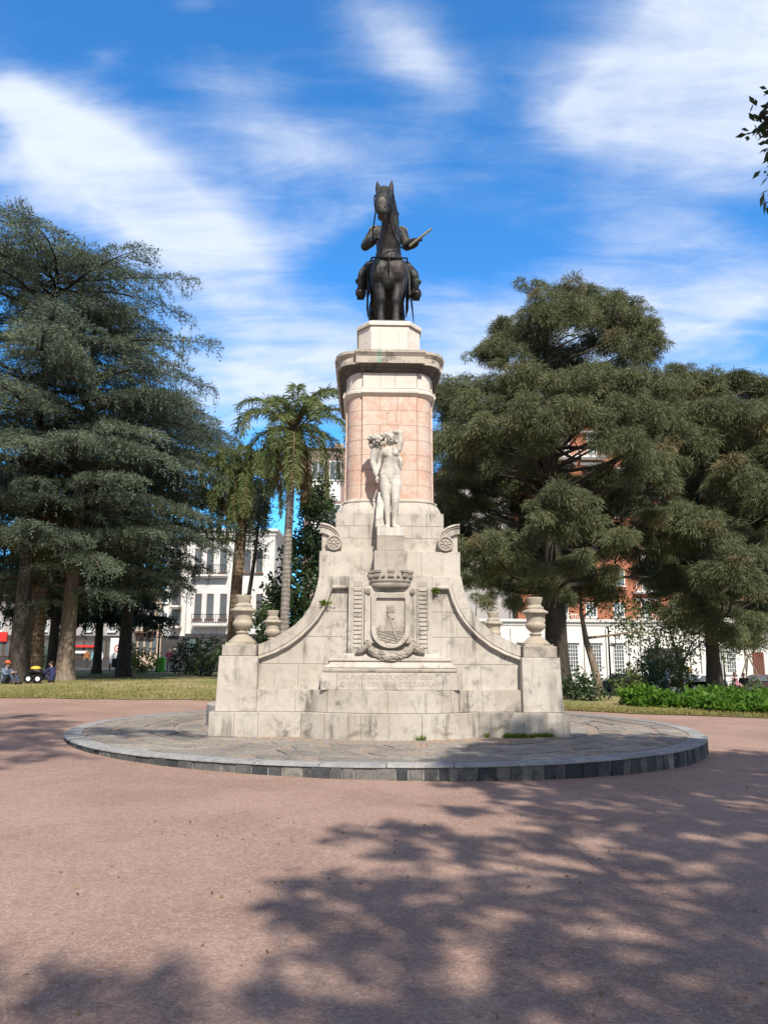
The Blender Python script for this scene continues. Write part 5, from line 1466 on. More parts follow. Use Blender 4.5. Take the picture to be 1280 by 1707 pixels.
# ---- bright ground cover on the right strip and grass (nobody could count the plants)
def cover():
    g = np.random.default_rng(90); Q, T = [], []
    n = 5200
    u = g.uniform(9.2, 27, n); v = g.random(n)
    e = 27.8 - .468 * np.maximum(0, u - 3); e = np.maximum(e, 20.5) + 1.9
    dep = np.interp(u, [9.2, 10.5, 13, 27], [1.4, 3.0, 5.5, 6.5])
    y = e + v * dep + 2.2 * (u < 11) 
    for i in range(n):
        h = (.22 + .42 * (.5 + .5 * math.sin(u[i] * 2.3 + math.sin(y[i] * 2.1)) * math.cos(y[i] * 1.7 + u[i] * .6))) * min(1, v[i] * 4 + .45) * g.uniform(.7, 1.25)
        z = H(u[i], y[i]) + .02; k = 9
        P = np.array([u[i], y[i], z]) + g.normal(0, .13, (k, 3)) * [1, 1, 0] + np.array([0, 0, 1.0]) * (h * g.random((k, 1)) ** .6)
        Q.append(blades(g, P, unit(g.normal(0, .7, (k, 3)) + np.array([0, -.15, .45])), g.uniform(.16, .3, k), g.uniform(.07, .13, k), .1)); T.append(np.clip(g.random(k) * .5 + .5 * g.random(), 0, .94))
    o = quads('ground_cover', np.concatenate(Q), M['cover_leaf'], None, np.concatenate(T))
    tag(o, 'bright green leafy ground cover along the right lawn strip', 'ground cover', kind='stuff')
    # lawn blades
    n = 15000
    u = g.uniform(-26, -1.4, n); y = 26.5 + g.exponential(3.2, n)
    n2 = 12000
    u2 = g.uniform(4.5, 20, n2); y2 = np.maximum(27.8 - .468 * np.maximum(0, u2 - 3), 20.5) - .05 + g.exponential(1.2, n2)
    u, y = np.concatenate([u, u2]), np.concatenate([y, y2])
    P = np.array([(a, b, H(a, b) + .015) for a, b in zip(u, y)])
    k = len(P)
    Qg = blades(g, P, unit(g.normal(0, .5, (k, 3)) + np.array([0, 0, 1.0])), g.uniform(.05, .13, k), g.uniform(.02, .04, k))
    o = quads('grass', Qg, M['dry_grass']); tag(o, 'short dry yellowish grass on the lawns', 'grass', kind='stuff')
    # tufts at the foot of the monument on the right
    for i, (xa, xb, nq, lab) in enumerate(((1.72, 2.95, 1500, 'row of fresh grass tufts at the foot of the base, right side'), (.45, .6, 80, 'tiny grass tuft at the foot of the curved base, near the middle'))):
        xs = g.uniform(xa, xb, nq)
        if i == 0: xs = xs[(np.sin(xs * 9) > -.35) | (xs > 2.55)]
        fy = np.array([front_y(o1, x) for x in xs]); k = len(xs)
        P = np.stack([xs, fy - .02 - g.exponential(.025, k), np.full(k, .0)], 1)
        Qt = blades(g, P, unit(g.normal(0, .45, (k, 3)) + np.array([0, -.25, 1.0])), g.uniform(.04, .115, k), g.uniform(.008, .016, k))
        o = quads('grass_tuft', Qt, M['grass_blade']); o.location = (MONX, MONY, DZ - .01); o.rotation_euler = (0, 0, MYAW)
        tag(o, lab, 'grass', kind='stuff')
    # dry leaves lying about on the grit and the paving
    n = 420
    u = np.concatenate([g.uniform(-8, 9, n), g.uniform(-2.2, 3, 110)]); y = np.concatenate([g.uniform(3.5, 26, n), g.uniform(3.6, 8, 110)])
    r_ = np.hypot(u - DC[0], y - DC[1]); keep = (r_ > DR + .05)
    P = np.array([(a, b, H(a, b) + .012) for a, b in zip(u, y)])[keep]; k = len(P)
    o = quads('fallen_leaves', blades(g, P, unit(g.normal(0, 1, (k, 3)) * [1, 1, .12]), g.uniform(.02, .055, k), g.uniform(.01, .026, k)), M['palm_dead'])
    tag(o, 'scattered small dry leaves on the red grit', 'leaves', kind='stuff')
cover()

# ---- trees beside and behind the camera: one leafy crown end shows top right, the rest throws the shade on the plaza
def shade_tree(name, label, trunk, spots, seed, per=46, leaf=(.20, .11), seen=(), tl=.25):
    """spots: (x, y, radius, height) of the shade that each leaf mass throws on the plaza"""
    g = np.random.default_rng(seed)
    tx, ty = trunk; root = empty(name, (tx, ty, H(tx, ty)), label=label, cat='tree')
    k = math.tan(SUN_EL); C = []
    for x, y, r, h in spots:
        C.append((x + math.sin(SUN_AZ) * h / k - tx, y - math.cos(SUN_AZ) * h / k - ty, h, r))
    nseen = len(C)
    for c in seen: C.append((c[0] - tx, c[1] - ty, c[2], c[3]))
    fork = np.array([0, 0, 4.2])
    br = [([(0, 0, -.1), (.05, 0, 2), (0, .05, 4.3)], [.36, .28, .24])]
    A = np.array(C)[:, :3]
    hubs = [int(np.argmin(np.hypot(A[:, 0] - A[:, 0].mean(), A[:, 1] - A[:, 1].mean())))]
    while len(hubs) < min(9, len(C)): hubs.append(int(np.argmax(np.min([np.linalg.norm(A - A[h_], axis=1) for h_ in hubs], axis=0))))
    for h_ in hubs: br.append((wob_path(g, fork, A[h_] * np.array([.92, .92, .95]), 6, .3, -.3), [.13, .11, .09, .07, .055, .04, .025]))
    for ci, c in enumerate(C):
        if ci in hubs: continue
        h_ = min(hubs, key=lambda q: np.linalg.norm(A[q] - A[ci]))
        st = fork + (A[h_] * np.array([.92, .92, .95]) - fork) * .75
        br.append((wob_path(g, st, A[ci], 5, .2, -.1), [.045, .038, .03, .024, .018, .012]))
        for _ in range(5):
            br.append((wob_path(g, (c[0], c[1], c[2]), np.array(c[:3]) + unit(g.normal(0, 1, 3)) * c[3] * np.array([1, 1, .5]), 3, .1), [.018, .013, .009, .005]))
    limbs_mesh('trunk', br, M['bark_dark'], root, 7)
    Q, T = [], []
    for ci, (cx, cy, cz, r) in enumerate(C):
        near = ci >= nseen; lf = (.13, .05) if near else leaf
        ns = max(8, int(per * r * r)) if not near else int(520 * r * r); m = 11 if not near else 6
        cc = unit(g.normal(0, 1, (ns, 3))) * (g.random((ns, 1)) ** .45) * np.array([r, r, r * .55]) + np.array([cx, cy, cz])
        td = unit(g.normal(0, 1, (ns, 3)) + np.array([0, 0, -.1]))
        t = np.linspace(0, .2 if near else tl, m)
        P = (cc[:, None, :] + td[:, None, :] * t[None, :, None] + g.normal(0, .02 if near else .05, (ns, m, 3))).reshape(-1, 3)
        dv = unit(np.repeat(td, m, 0) * .7 + g.normal(0, .7, (ns * m, 3)) + np.array([0, 0, -.25]))
        Q.append(blades(g, P, dv, g.uniform(.7, 1.15, ns * m) * lf[0], g.uniform(.8, 1.2, ns * m) * lf[1], .1)); T.append(g.random(ns * m) * .9)
    quads('crown', np.concatenate(Q), M['broad_leaf'], root, np.concatenate(T))
    return root
spots = []
def blob(x, y, r, h=7.5): spots.append((x, y, r, h))
# main mass, from the kerb on the right towards the camera
for x, y, r in ((2.3, 14.6, .45), (3.0, 14.7, .5), (3.8, 14.8, .6), (4.7, 14.9, .6), (.95, 10.8, .3), (1.0, 11.6, .35), (2.7, 12.9, .6), (3.7, 12.9, .7), (4.6, 12.8, .7), (3.2, 11.6, .7), (4.2, 11.5, .8), (1.9, 13.9, .5), (2.5, 13.9, .5), (1.6, 12.9, .5), (1.2, 12.0, .4), (1.15, 11.2, .4), (3.4, 14.1, .6), (5.5, 14.2, .7), (6.8, 14.3, .8), (2.2, 13.6, .55), (3.0, 13.3, .7), (3.9, 13.6, .8), (4.9, 13.5, .9), (6.0, 13.6, .9), (7.2, 13.4, 1.0), (2.0, 12.6, .6), (2.9, 12.3, .8), (4.1, 12.2, .9), (5.4, 12.2, 1.0), (6.8, 12.1, 1.1),
                (1.65, 11.6, .55), (2.3, 11.1, .8), (3.5, 10.9, 1.0), (4.9, 10.8, 1.0), (6.3, 10.7, 1.1), (1.35, 10.5, .35), (1.5, 9.7, .5), (2.4, 9.8, .7), (3.6, 9.4, 1.0), (5.0, 9.3, 1.1),
                (1.9, 8.9, .6), (2.8, 8.5, .8), (3.9, 8.1, 1.0), (5.2, 8.0, 1.0), (.85, 9.0, .16), (1.75, 8.0, .5), (2.5, 7.4, .7), (3.3, 7.0, .8), (4.3, 6.7, .9), (1.35, 7.4, .45), (1.9, 6.7, .5), (2.7, 6.2, .7), (3.5, 5.7, .8),
                (.25, 7.9, .42), (-.1, 7.5, .35), (.55, 7.55, .35), (.1, 7.1, .3), (.75, 7.1, .3), (-.45, 6.0, .3), (-.5, 5.4, .34), (-.15, 5.7, .36), (.2, 6.1, .3), (.25, 5.3, .42), (.65, 5.9, .34), (-.25, 4.9, .28), (.05, 4.6, .3), (.75, 4.85, .4), (1.05, 5.5, .38),
                (1.5, 5.9, .4), (1.25, 4.7, .4), (1.75, 5.1, .45), (2.2, 5.5, .5), (2.3, 4.6, .6), (.35, 4.1, .28), (.8, 4.1, .3), (1.3, 3.95, .35), (1.8, 4.1, .4), (.05, 3.75, .22), (.9, 3.4, .4), (1.7, 3.3, .6), (2.6, 3.6, .7), (-.02, 3.9, .15)):
    blob(x, y, r * (1.1 if y > 10.4 else .82), (9.5 if y > 11 else 8.6) + .5 * math.sin(x * 3 + y * 2))
c1 = W(1268, 185, 7.3); c2 = W(1270, 232, 7.2); c3 = W(1276, 145, 7.4); c4 = W(1280, 280, 7.1)
shade_tree('broadleaf_tree', 'dark leafy branch end of a nearer tree entering at the right edge of the sky', (7.6, 3.0), spots, 101, 100,
           seen=[(c1[0] + .06, 7.3, c1[1], .16), (c2[0] + .10, 7.2, c2[1], .17), (c3[0] + .16, 7.4, c3[1], .15), (c4[0] + .12, 7.1, c4[1], .10), (c2[0] + .3, 7.2, c2[1] + .05, .25)])
spots = []
for x, y, r in ((-2.15, 4.2, .28), (-1.7, 4.25, .20), (-1.95, 3.8, .28), (-1.45, 3.9, .22), (-1.08, 4.22, .22), (-.95, 3.95, .18), (-1.2, 3.6, .24), (-.56, 4.12, .10), (-.50, 3.98, .10), (-2.5, 4.0, .4), (-1.0, 3.5, .2), (-1.7, 3.3, .3)):
    blob(x, y, r, 9.0)
shade_tree('broadleaf_tree', 'leafy tree behind the viewer, known only by its shade at the lower left', (-.6, -6.5), spots, 102, 200, (.13, .08), tl=.10)
spots = []
for x, y, r in ((-8.8, 19.4, .7), (-9.8, 18.2, .9), (-7.6, 17.8, .7), (-8.6, 16.6, .9), (-7.0, 16.0, .8), (-9.8, 16.0, 1.0), (-7.8, 14.8, .9), (-6.4, 14.5, .7), (-9.0, 14.2, 1.0), (-6.8, 13.3, .8), (-5.7, 13.2, .45), (-7.8, 12.9, .9), (-6.2, 12.2, .6), (-5.0, 12.4, .25), (-4.9, 15.0, .5), (-4.3, 15.2, .35), (-5.6, 15.5, .5), (-3.7, 14.9, .2), (-5.3, 11.6, .25)):
    blob(x, y, r, 13.5)
shade_tree('broadleaf_tree', 'leafy tree left of the plaza, known only by its shade on the left ground', (-11.5, 4.0), spots, 103, 60, (.24, .11), tl=.5)
# ------------------------------------------------------------------ buildings round the square
def wall_mat(name, c, c2, stain=.4):
    m, k, b = mat(name, .85, 0, .2)
    tc = k.new('ShaderNodeTexCoord').outputs['Object']
    n = k.noise(tc, .5, 6, .6)
    col = k.mix(k.ramp(n, .35, .65), rgb(*c), rgb(*c2))
    st = k.noise(k.mapping(tc, scale=(2.2, 2.2, .25)), 1.0, 7, .65)
    col = k.mix(k.math('MULTIPLY', k.ramp(st, .52, .75), stain), col, rgb(*[x * .5 for x in c2]))
    k.link(col, b.inputs['Base Color'])
    bump(k, b, k.noise(tc, 12, 5, .6), .2, .02)
    return m
def brick_mat():
    m, k, b = mat('orange_brick', .85, 0, .2)
    tc = k.new('ShaderNodeTexCoord').outputs['Object']
    br = k.new('ShaderNodeTexBrick'); k.link(k.mapping(tc, rot=(R(90), 0, 0)), br.inputs['Vector'])
    br.inputs['Scale'].default_value = 4; br.inputs['Color1'].default_value = rgb(.36, .13, .075); br.inputs['Color2'].default_value = rgb(.27, .10, .06); br.inputs['Mortar'].default_value = rgb(.38, .22, .14)
    br.inputs['Mortar Size'].default_value = .012
    n = k.noise(tc, .8, 6, .65)
    k.link(k.mix(k.math('MULTIPLY', k.ramp(n, .45, .7), .45), br.outputs[0], rgb(.30, .11, .06)), b.inputs['Base Color'])
    return m
M['w_white'] = wall_mat('white_plaster', (.66, .65, .62), (.56, .55, .53))
M['w_palace'] = wall_mat('bright_white_plaster', (.72, .70, .65), (.66, .64, .60), .2)
M['w_tan'] = wall_mat('tan_plaster', (.48, .40, .32), (.40, .32, .25))
M['w_brown'] = wall_mat('brown_pink_plaster', (.30, .215, .20), (.25, .18, .165))
M['w_grey'] = wall_mat('grey_concrete', (.40, .38, .365), (.33, .315, .305))
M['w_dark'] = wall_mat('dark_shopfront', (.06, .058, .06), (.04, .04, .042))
M['brick'] = brick_mat()
M['frame_w'] = plain('white_painted_frame', (.68, .67, .64), .5)
M['frame_b'] = plain('brown_painted_frame', (.15, .09, .06), .5)
M['iron'] = plain('dark_green_iron', (.022, .04, .034), .5, .3)
M['black_iron'] = plain('black_iron', (.014, .014, .016), .5, .3)
def glass_mat():
    m, k, b = mat('window_glass', .06, 0, .7)
    tc = k.new('ShaderNodeTexCoord').outputs['Object']
    n = k.noise(tc, .35, 3, .5)
    k.link(k.mix(n, rgb(.035, .045, .055), rgb(.14, .165, .18)), b.inputs['Base Color']); return m
M['glass'] = glass_mat()

def building(name, label, pxa, pxb, Y, ytop, wallm, depth=14, base=None, cornice=.35, corn_m=None):
    xa, xb = X(pxa, Y), X(pxb, Y); zb = H((xa + xb) / 2, Y) if base is None else base
    zt = W((pxa + pxb) / 2, ytop, Y)[1]
    root = empty(name, ((xa + xb) / 2, Y, zb), label=label, cat='building')
    w, h = (xb - xa) / 2, zt - zb
    MB().box(-w, w, 0, depth, -1.0, h).build('wall', wallm, root)
    if cornice:
        mb = MB().loft([[(-w - e, -e, z), (w + e, -e, z), (w + e, depth + e, z), (-w - e, depth + e, z)] for e, z in ((.02, h - cornice), (.10, h - cornice * .8), (.12, h - cornice * .5), (.32, h - cornice * .3), (.35, h + .05), (.2, h + .08))])
        mb.build('cornice', corn_m or wallm, root)
    root['_w'] = w; root['_h'] = h
    def loc(px, py): wx, wz = W(px, py, Y); return wx - root.location.x, wz - zb
    return root, loc, w, h

def window(root, x0, x1, z0, z1, fm, nx=2, nz=3, sill=True, glass=None, proud=.05):
    t = min(.10, (x1 - x0) * .09)
    mb = MB()
    mb.box(x0 - t, x0, -proud, .02, z0 - t, z1 + t); mb.box(x1, x1 + t, -proud, .02, z0 - t, z1 + t)
    mb.box(x0, x1, -proud, .02, z1, z1 + t); mb.box(x0, x1, -proud, .02, z0 - t, z0)
    for i in range(1, nx): x = x0 + (x1 - x0) * i / nx; mb.box(x - t * .3, x + t * .3, -proud * .8, .02, z0, z1)
    for i in range(1, nz): z = z0 + (z1 - z0) * i / nz; mb.box(x0, x1, -proud * .7, .02, z - t * .3, z + t * .3)
    f = mb.build('window', fm, root)
    MB().box(x0, x1, -.012, .01, z0, z1).build('pane', glass or M['glass'], f)
    if sill:
        MB().box(x0 - .18, x1 + .18, -.20, .0, z0 - t - .13, z0 - t - .003).build('sill', fm, f)
    return f

def balcony(root, x0, x1, z, sm, rail_m, d=1.1, solid=False, hr=1.0):
    mb = MB().box(x0, x1, -d, -.003, z - .18, z); mb.box(x0 + .1, x1 - .1, -d + .1, -.003, z - .30, z - .183)
    s = mb.build('balcony', sm, root)
    r = MB()
    if solid: r.box(x0 + .02, x1 - .02, -d + .02, -d + .12, z + .01, z + hr)
    else:
        r.box(x0, x1, -d + .02, -d + .08, z + hr - .06, z + hr); n = max(3, int((x1 - x0) / .22))
        for i in range(n + 1): x = x0 + (x1 - x0) * i / n; r.box(x - .02, x + .02, -d + .03, -d + .07, z + .003, z + hr - .065)
    r.build('railing', rail_m, s)
    return s

# left: white apartment house
b, loc, w, h = building('white_house', 'white plastered house with tall dark windows, behind the stout palm', 306, 452, 80, 884, M['w_white'], cornice=.7)
for px_ in (330, 350, 372, 412, 432):
    for (t_, b_, hh) in ((918, 955, 1), (992, 1032, 1)):
        (xa, zt), (xb, zb2) = loc(px_ - 4, t_), loc(px_ + 4, b_)
        window(b, xa, xb, zb2, zt, M['frame_b'] if px_ % 20 else M['frame_w'], 2, 2)
for za in (960, 1042):
    (xa, z), (xb, _) = loc(322, za), loc(380, za); balcony(b, xa, xb, z, M['w_white'], M['black_iron'], .8)
(xa, z), (xb, _) = loc(306, 1058), loc(452, 1058)
MB().box(-w - .02, w + .02, -.06, -.003, -.4, z).build('ground_floor', M['w_dark'], b)
for px_ in (320, 345, 395, 420):
    (xa, zt), (xb, zb2) = loc(px_ - 8, 1066), loc(px_ + 8, 1086); f = window(b, xa, xb, zb2, zt, M['black_iron'], 2, 1, False, proud=.12)
    for c in f.children: c.location.y = -.06
b, loc, w, h = building('white_house', 'narrow white house with stacked curved bay balconies, left of the white plastered house', 267, 305, 81, 900, M['w_white'], cornice=.5)
for yy_ in (935, 975, 1012, 1046):
    (xa, z), (xb, _) = loc(287, yy_), loc(303, yy_)
    balcony(b, xa, xb, z, M['w_white'], M['black_iron'], 1.2)
    (xa, zt), (xb, zb2) = loc(289, yy_ - 26), loc(300, yy_ - 2); window(b, xa, xb, max(zb2, z + .12), zt, M['frame_b'], 2, 1, False)
    (xa, zt), (xb, zb2) = loc(271, yy_ - 22), loc(278, yy_ - 6); window(b, xa, xb, zb2, zt, M['frame_w'], 1, 2)
(xa, z), _ = loc(267, 1062), 0
MB().box(-w - .02, w + .02, -.08, -.003, -.4, z).build('ground_floor', M['w_dark'], b)
b, loc, w, h = building('tan_house', 'tan two-storey house with arched ground floor and one long balcony', 205, 266, 82, 985, M['w_tan'], cornice=.6)
(xa, z), (xb, _) = loc(212, 1052), loc(262, 1052); balcony(b, xa, xb, z, M['w_tan'], M['frame_w'], 1.0)
for px_ in (222, 238, 253):
    (xa, zt), (xb, zb2) = loc(px_ - 3.5, 1008), loc(px_ + 3.5, 1048); window(b, xa, xb, max(zb2, z + .12), zt, M['frame_w'], 2, 3, False)
for px_ in (224, 235, 246, 257):
    (xa, zt), (xb, zb2) = loc(px_ - 2.6, 1068), loc(px_ + 2.6, 1092)
    f = window(b, xa, xb, zb2, zt, M['frame_b'], 1, 1, False)
    mb = MB(); r = (xb - xa) / 2; mb.prismy([((xa + xb) / 2 + r * math.cos(a), zt + r * math.sin(a)) for a in dense(0, math.pi, 10)], -.06, -.004); mb.build('arch', M['glass'], f)
MB().box(-w, w, -.1, -.003, loc(0, 1064)[1], loc(0, 1058)[1]).build('ledge', M['w_brown'], b)
b, loc, w, h = building('shop_row', 'long grey shop building with dark shopfronts behind the cedar trunks', -560, 203, 78, 968, M['w_grey'], cornice=.4)
MB().box(-w, w, -.12, -.003, -.3, loc(0, 1062)[1]).build('shopfront', M['w_dark'], b)
for i in range(38):
    px_ = -515 + i * 19
    (xa, zt), (xb, zb2) = loc(px_ - 6, 1072), loc(px_ + 6, 1096); f = window(b, xa, xb, zb2, zt, M['frame_b'], 2, 1, False, proud=.06); f.location.y = -.12
    (xa, zt), (xb, zb2) = loc(px_ - 4, 1038), loc(px_ + 4, 1054)
    if i % 2: window(b, xa, xb, zb2, zt, M['frame_w'], 2, 2)
    (xa, zt), (xb, zb2) = loc(px_ - 4, 992), loc(px_ + 4, 1016); window(b, xa, xb, zb2, zt, M['frame_b'], 2, 2)
M['red'] = plain('red_paint', (.55, .035, .03), .5); M['awn'] = plain('pale_awning', (.50, .49, .46), .7); M['white'] = plain('white_paint', (.75, .74, .72), .5)
for (pa, pb, ya, yb, mm, nm) in ((-5, 14, 1057, 1073, 'red', 'red_sign'), (120, 160, 1078, 1082, 'red', 'sign_band'), (128, 146, 1088, 1092, 'white', 'sign_band')):
    (xa, zt), (xb, zb2) = loc(pa, ya), loc(pb, yb); MB().box(xa, xb, -.4, -.2, zb2, zt).build(nm, M[mm], b, bevel=.02)
# brown pink tall building behind the palm
b, loc, w, h = building('tall_house', 'tall brownish pink modern building with blue glass strip behind the slender palm', 500, 640, 104, 748, M['w_brown'], cornice=.3)
for (ya, yb) in ((770, 800), (842, 872), (905, 935)):
    for pa, pb in ((549, 566), (520, 538), (590, 620)):
        (xa, zt), (xb, zb2) = loc(pa, ya), loc(pb, yb); window(b, xa, xb, zb2, zt, M['frame_w'], 2, 1)
        (xa, zt), (xb, zb2) = loc(pa, yb + 3), loc(pb, yb + 36); MB().box(xa, xb, -.08, -.004, zb2, zt).build('white_panel', M['white'], b)
(xa, zt), (xb, zb2) = loc(556, 738), loc(570, 748); MB().box(xa, xb, .5, 4, zb2 - .2, zt).build('roof_hut', M['w_tan'], b)
# right: brick building with white balconies
b, loc, w, h = building('brick_building', 'tall orange brick apartment building with white balconies behind the needle trees', 866, 1420, 92, 700, M['brick'], cornice=.5, corn_m=M['w_white'])
floors = [(722, 760), (775, 812), (830, 868), (888, 925), (945, 982), (1000, 1035)]
for fi, (ya, yb) in enumerate(floors):
    for bi, pa in enumerate(range(884, 1400, 46)):
        off = 0
        if bi % 3 == 1 or (fi < 2 and bi % 3 == 2):
            (xa, z), (xb, _) = loc(pa - 14, yb + 2), loc(pa + 30, yb + 2); balcony(b, xa, xb, z, M['w_white'], M['frame_w'], 1.3)
            (xa, zt), (xb, zb2) = loc(pa, ya), loc(pa + 16, yb); window(b, xa, xb, zb2 + .1, zt, M['frame_w'], 3, 1, False)
            (xa, zt), (xb, zb2) = loc(pa - 12, ya - 4), loc(pa + 28, ya - 1); MB().box(xa, xb, -.5, -.004, zb2, zt).build('lintel', M['w_white'], b)
        else:
            (xa, zt), (xb, zb2) = loc(pa, ya + 4), loc(pa + 17, yb - 9); window(b, xa, xb, zb2, zt, M['frame_w'], 3, 2)
b, loc, w, h = building('concrete_building', 'grey concrete building with vertical strips left of the orange brick building', 700, 864, 94, 790, M['w_grey'], cornice=.3)
for pa in (716, 742, 770, 790, 815, 846): 
    (xa, zt), (xb, zb2) = loc(pa, 800), loc(pa + 4, 1050); MB().box(xa, xb, -.35, -.003, zb2, zt).build('strip', M['w_grey'] if pa != 815 else M['w_brown'], b)
for ya in (830, 905, 960, 1010):
    (xa, zt), (xb, zb2) = loc(752, ya), loc(764, ya + 24); window(b, xa, xb, zb2, zt, M['frame_w'])
# white palace at street level
b, loc, w, h = building('white_palace', 'bright white low palace with tall gridded windows and a dark portal behind the ground cover', 690, 1420, 76, 1032, M['w_palace'], cornice=.6)
for pa in (716, 752, 790, 828, 866, 905, 945, 984, 1022, 1178, 1208, 1300, 1340):
    (xa, zt), (xb, zb2) = loc(pa, 1074), loc(pa + 18, 1118)
    f = window(b, xa, xb, zb2, zt, M['frame_w'], 4, 7, True, proud=.10)
    MB().box(xa - .25, xb + .25, -.28, -.003, zt + .22, zt + .42).build('hood', M['w_palace'], f)
for pa in (736, 774, 812, 850, 888, 930, 971, 1008, 1046, 1066, 1148, 1166, 1200, 1240, 1285):
    (xa, zt), (xb, zb2) = loc(pa, 1042), loc(pa + 5, 1146); MB().box(xa, xb, -.22, -.003, zb2, zt - .2).build('pilaster', M['w_palace'], b)
MB().box(-w, w, -.3, -.003, -.6, loc(0, 1132)[1]).build('base_course', M['w_palace'], b)
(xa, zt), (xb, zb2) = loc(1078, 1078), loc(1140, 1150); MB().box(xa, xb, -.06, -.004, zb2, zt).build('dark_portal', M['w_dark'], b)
(xa, zt), (xb, zb2) = loc(1252, 1084), loc(1276, 1140); d_ = MB().box(xa, xb, -.05, -.004, zb2, zt); d = d_.build('red_door', plain('dark_red_door', (.16, .035, .03), .5), b)
mb = MB()
for i in range(6): x = xa + (xb - xa) * (i + .5) / 6; mb.box(x - .05, x + .05, -.09, -.052, zb2 + .1, zt - .5)
mb.build('door_bars', M['frame_b'], d)
(xa, zt), (xb, zb2) = loc(1143, 1109), loc(1151, 1117); MB().box(xa, xb, -.10, -.004, zb2, zt).build('brass_plate', plain('brass_plate', (.38, .27, .08), .4, .5), b)

# ------------------------------------------------------------------ street furniture
def lamp(px, Y, ytop, label, left=True):
    x = X(px, Y); zb = H(x, Y); zt = W(px, ytop, Y)[1]; h = zt - zb
    r = empty('street_lamp', (x, Y, zb), label=label, cat='street lamp')
    MB().lathe([(.22, 0), (.22, .12), (.16, .2), (.15, .75), (.19, .8), (.12, .9), (.075, 1.0), (.06, h * .6), (.05, h - .85), (.09, h - .83), (.09, h - .78), (.04, h - .74), (.04, h - .68)], n=14).build('post', M['iron'], r, smooth=40)
    MB().tube([(-.3, 0, h - .95), (.3, 0, h - .95)], .022, 6).build('ladder_bar', M['iron'], r)
    mb = MB(); a = [(-.12, h - .66), (-.2, h - .28)]
    for s in ((-1, -1), (1, -1), (1, 1), (-1, 1)): mb.tube([(s[0] * .12, s[1] * .12, h - .68), (s[0] * .2, s[1] * .2, h - .26)], .016, 5)
    mb.loft([[(-.13, -.13, h - .70), (.13, -.13, h - .70), (.13, .13, h - .70), (-.13, .13, h - .70)], [(-.13, -.13, h - .67), (.13, -.13, h - .67), (.13, .13, h - .67), (-.13, .13, h - .67)]])
    mb.loft([[(-s, -s, z), (s, -s, z), (s, s, z), (-s, s, z)] for s, z in ((.24, h - .26), (.23, h - .23), (.10, h - .08), (.05, h - .05), (.02, h))])
    ln = mb.build('lantern', M['iron'], r)
    MB().loft([[(-s, -s, z), (s, -s, z), (s, s, z), (-s, s, z)] for s, z in ((.11, h - .665), (.185, h - .27))]).build('pane', plain('milky_lantern_glass', (.45, .46, .45), .25), ln)
lamp(262, 57, 1016, 'dark green street lamp with a square lantern beside the bright green bin')
lamp(1208, 58, 1072, 'dark green street lamp with a square lantern right of the thin dark trunk')
x = X(194, 45); zb = H(x, 45); zt = W(200, 985, 45)[1] - zb
r = empty('slim_post', (x, 45, zb), label='slim dark green post with grey-blue foot and a low box before the white board', cat='post')
MB().tube([(0, 0, .5), (.10, 0, zt * .5), (.2, 0, zt)], [.10, .085, .06], 10).build('pole', M['iron'], r, smooth=50)
MB().tube([(0, 0, -.05), (0, 0, .55)], [.15, .14], 12).build('foot', plain('grey_blue_paint', (.10, .13, .18), .6), r, smooth=50)
MB().box(-.28, .32, -.18, .18, .52, 1.0).build('box', M['black_iron'], r, bevel=.03)
x = X(1018, 44); zb = H(x, 44); zt = W(1018, 1042, 44)[1] - zb
r = empty('thin_pole', (x, 44, zb), label='thin black pole with a small side arm between the pale-stemmed tree and the dark portal', cat='post')
MB().tube([(0, 0, -.05), (0, 0, zt)], [.06, .045], 8).build('pole', M['black_iron'], r, smooth=50)
MB().tube([(0, 0, zt * .72), (.35, 0, zt * .72), (.38, 0, zt * .75), (.38, 0, zt * .95)], .025, 6).build('side_arm', M['black_iron'], r, smooth=50)
# white board with a red mark
x = X(192, 62); zb = H(x, 62)
r = empty('advertising_board', (x, 62, zb), label='white upright board with a red round mark behind the slim green post', cat='sign')
MB().box(-.52, .52, -.06, .06, .55, 2.55).build('panel', M['white'], r, bevel=.02)
for s in (-.45, .45): MB().box(s - .04, s + .04, -.04, .04, -.05, .55).build('leg', M['black_iron'], r)
mk = MB(); mk.tube([(.10 + .24 * math.cos(a), -.068, 1.75 + .24 * math.sin(a)) for a in dense(.3, 5.6, 18)], .045, 6); mk.box(.02, .22, -.075, -.06, 1.69, 1.80)
mk.build('red_mark', M['red'], r)
# bin
x = X(268, 56); zb = H(x, 56)
r = empty('litter_bin', (x, 56, zb), label='bright green upright litter bin at the foot of the left street lamp', cat='bin')
gm = plain('bright_green_plastic', (.06, .42, .04), .45)
MB().loft([[(-a, -b2, z), (a, -b2, z), (a, b2, z), (-a, b2, z)] for a, b2, z in ((.21, .24, .06), (.26, .30, .95))]).build('body', gm, r, bevel=.04)
MB().loft([[(-a, -b2, z), (a, -b2, z), (a, b2, z), (-a, b2, z)] for a, b2, z in ((.28, .33, .955), (.28, .33, 1.0), (.2, .22, 1.09))]).build('lid', gm, r, bevel=.02)
for s in (-1, 1):
    MB().lathe([(.02, -.03), (.1, -.03), (.1, .03), (.02, .03)], n=14).build('wheel', M['black_iron'], r, loc=(s * .2, .2, .1), rot=(0, R(90), 0))
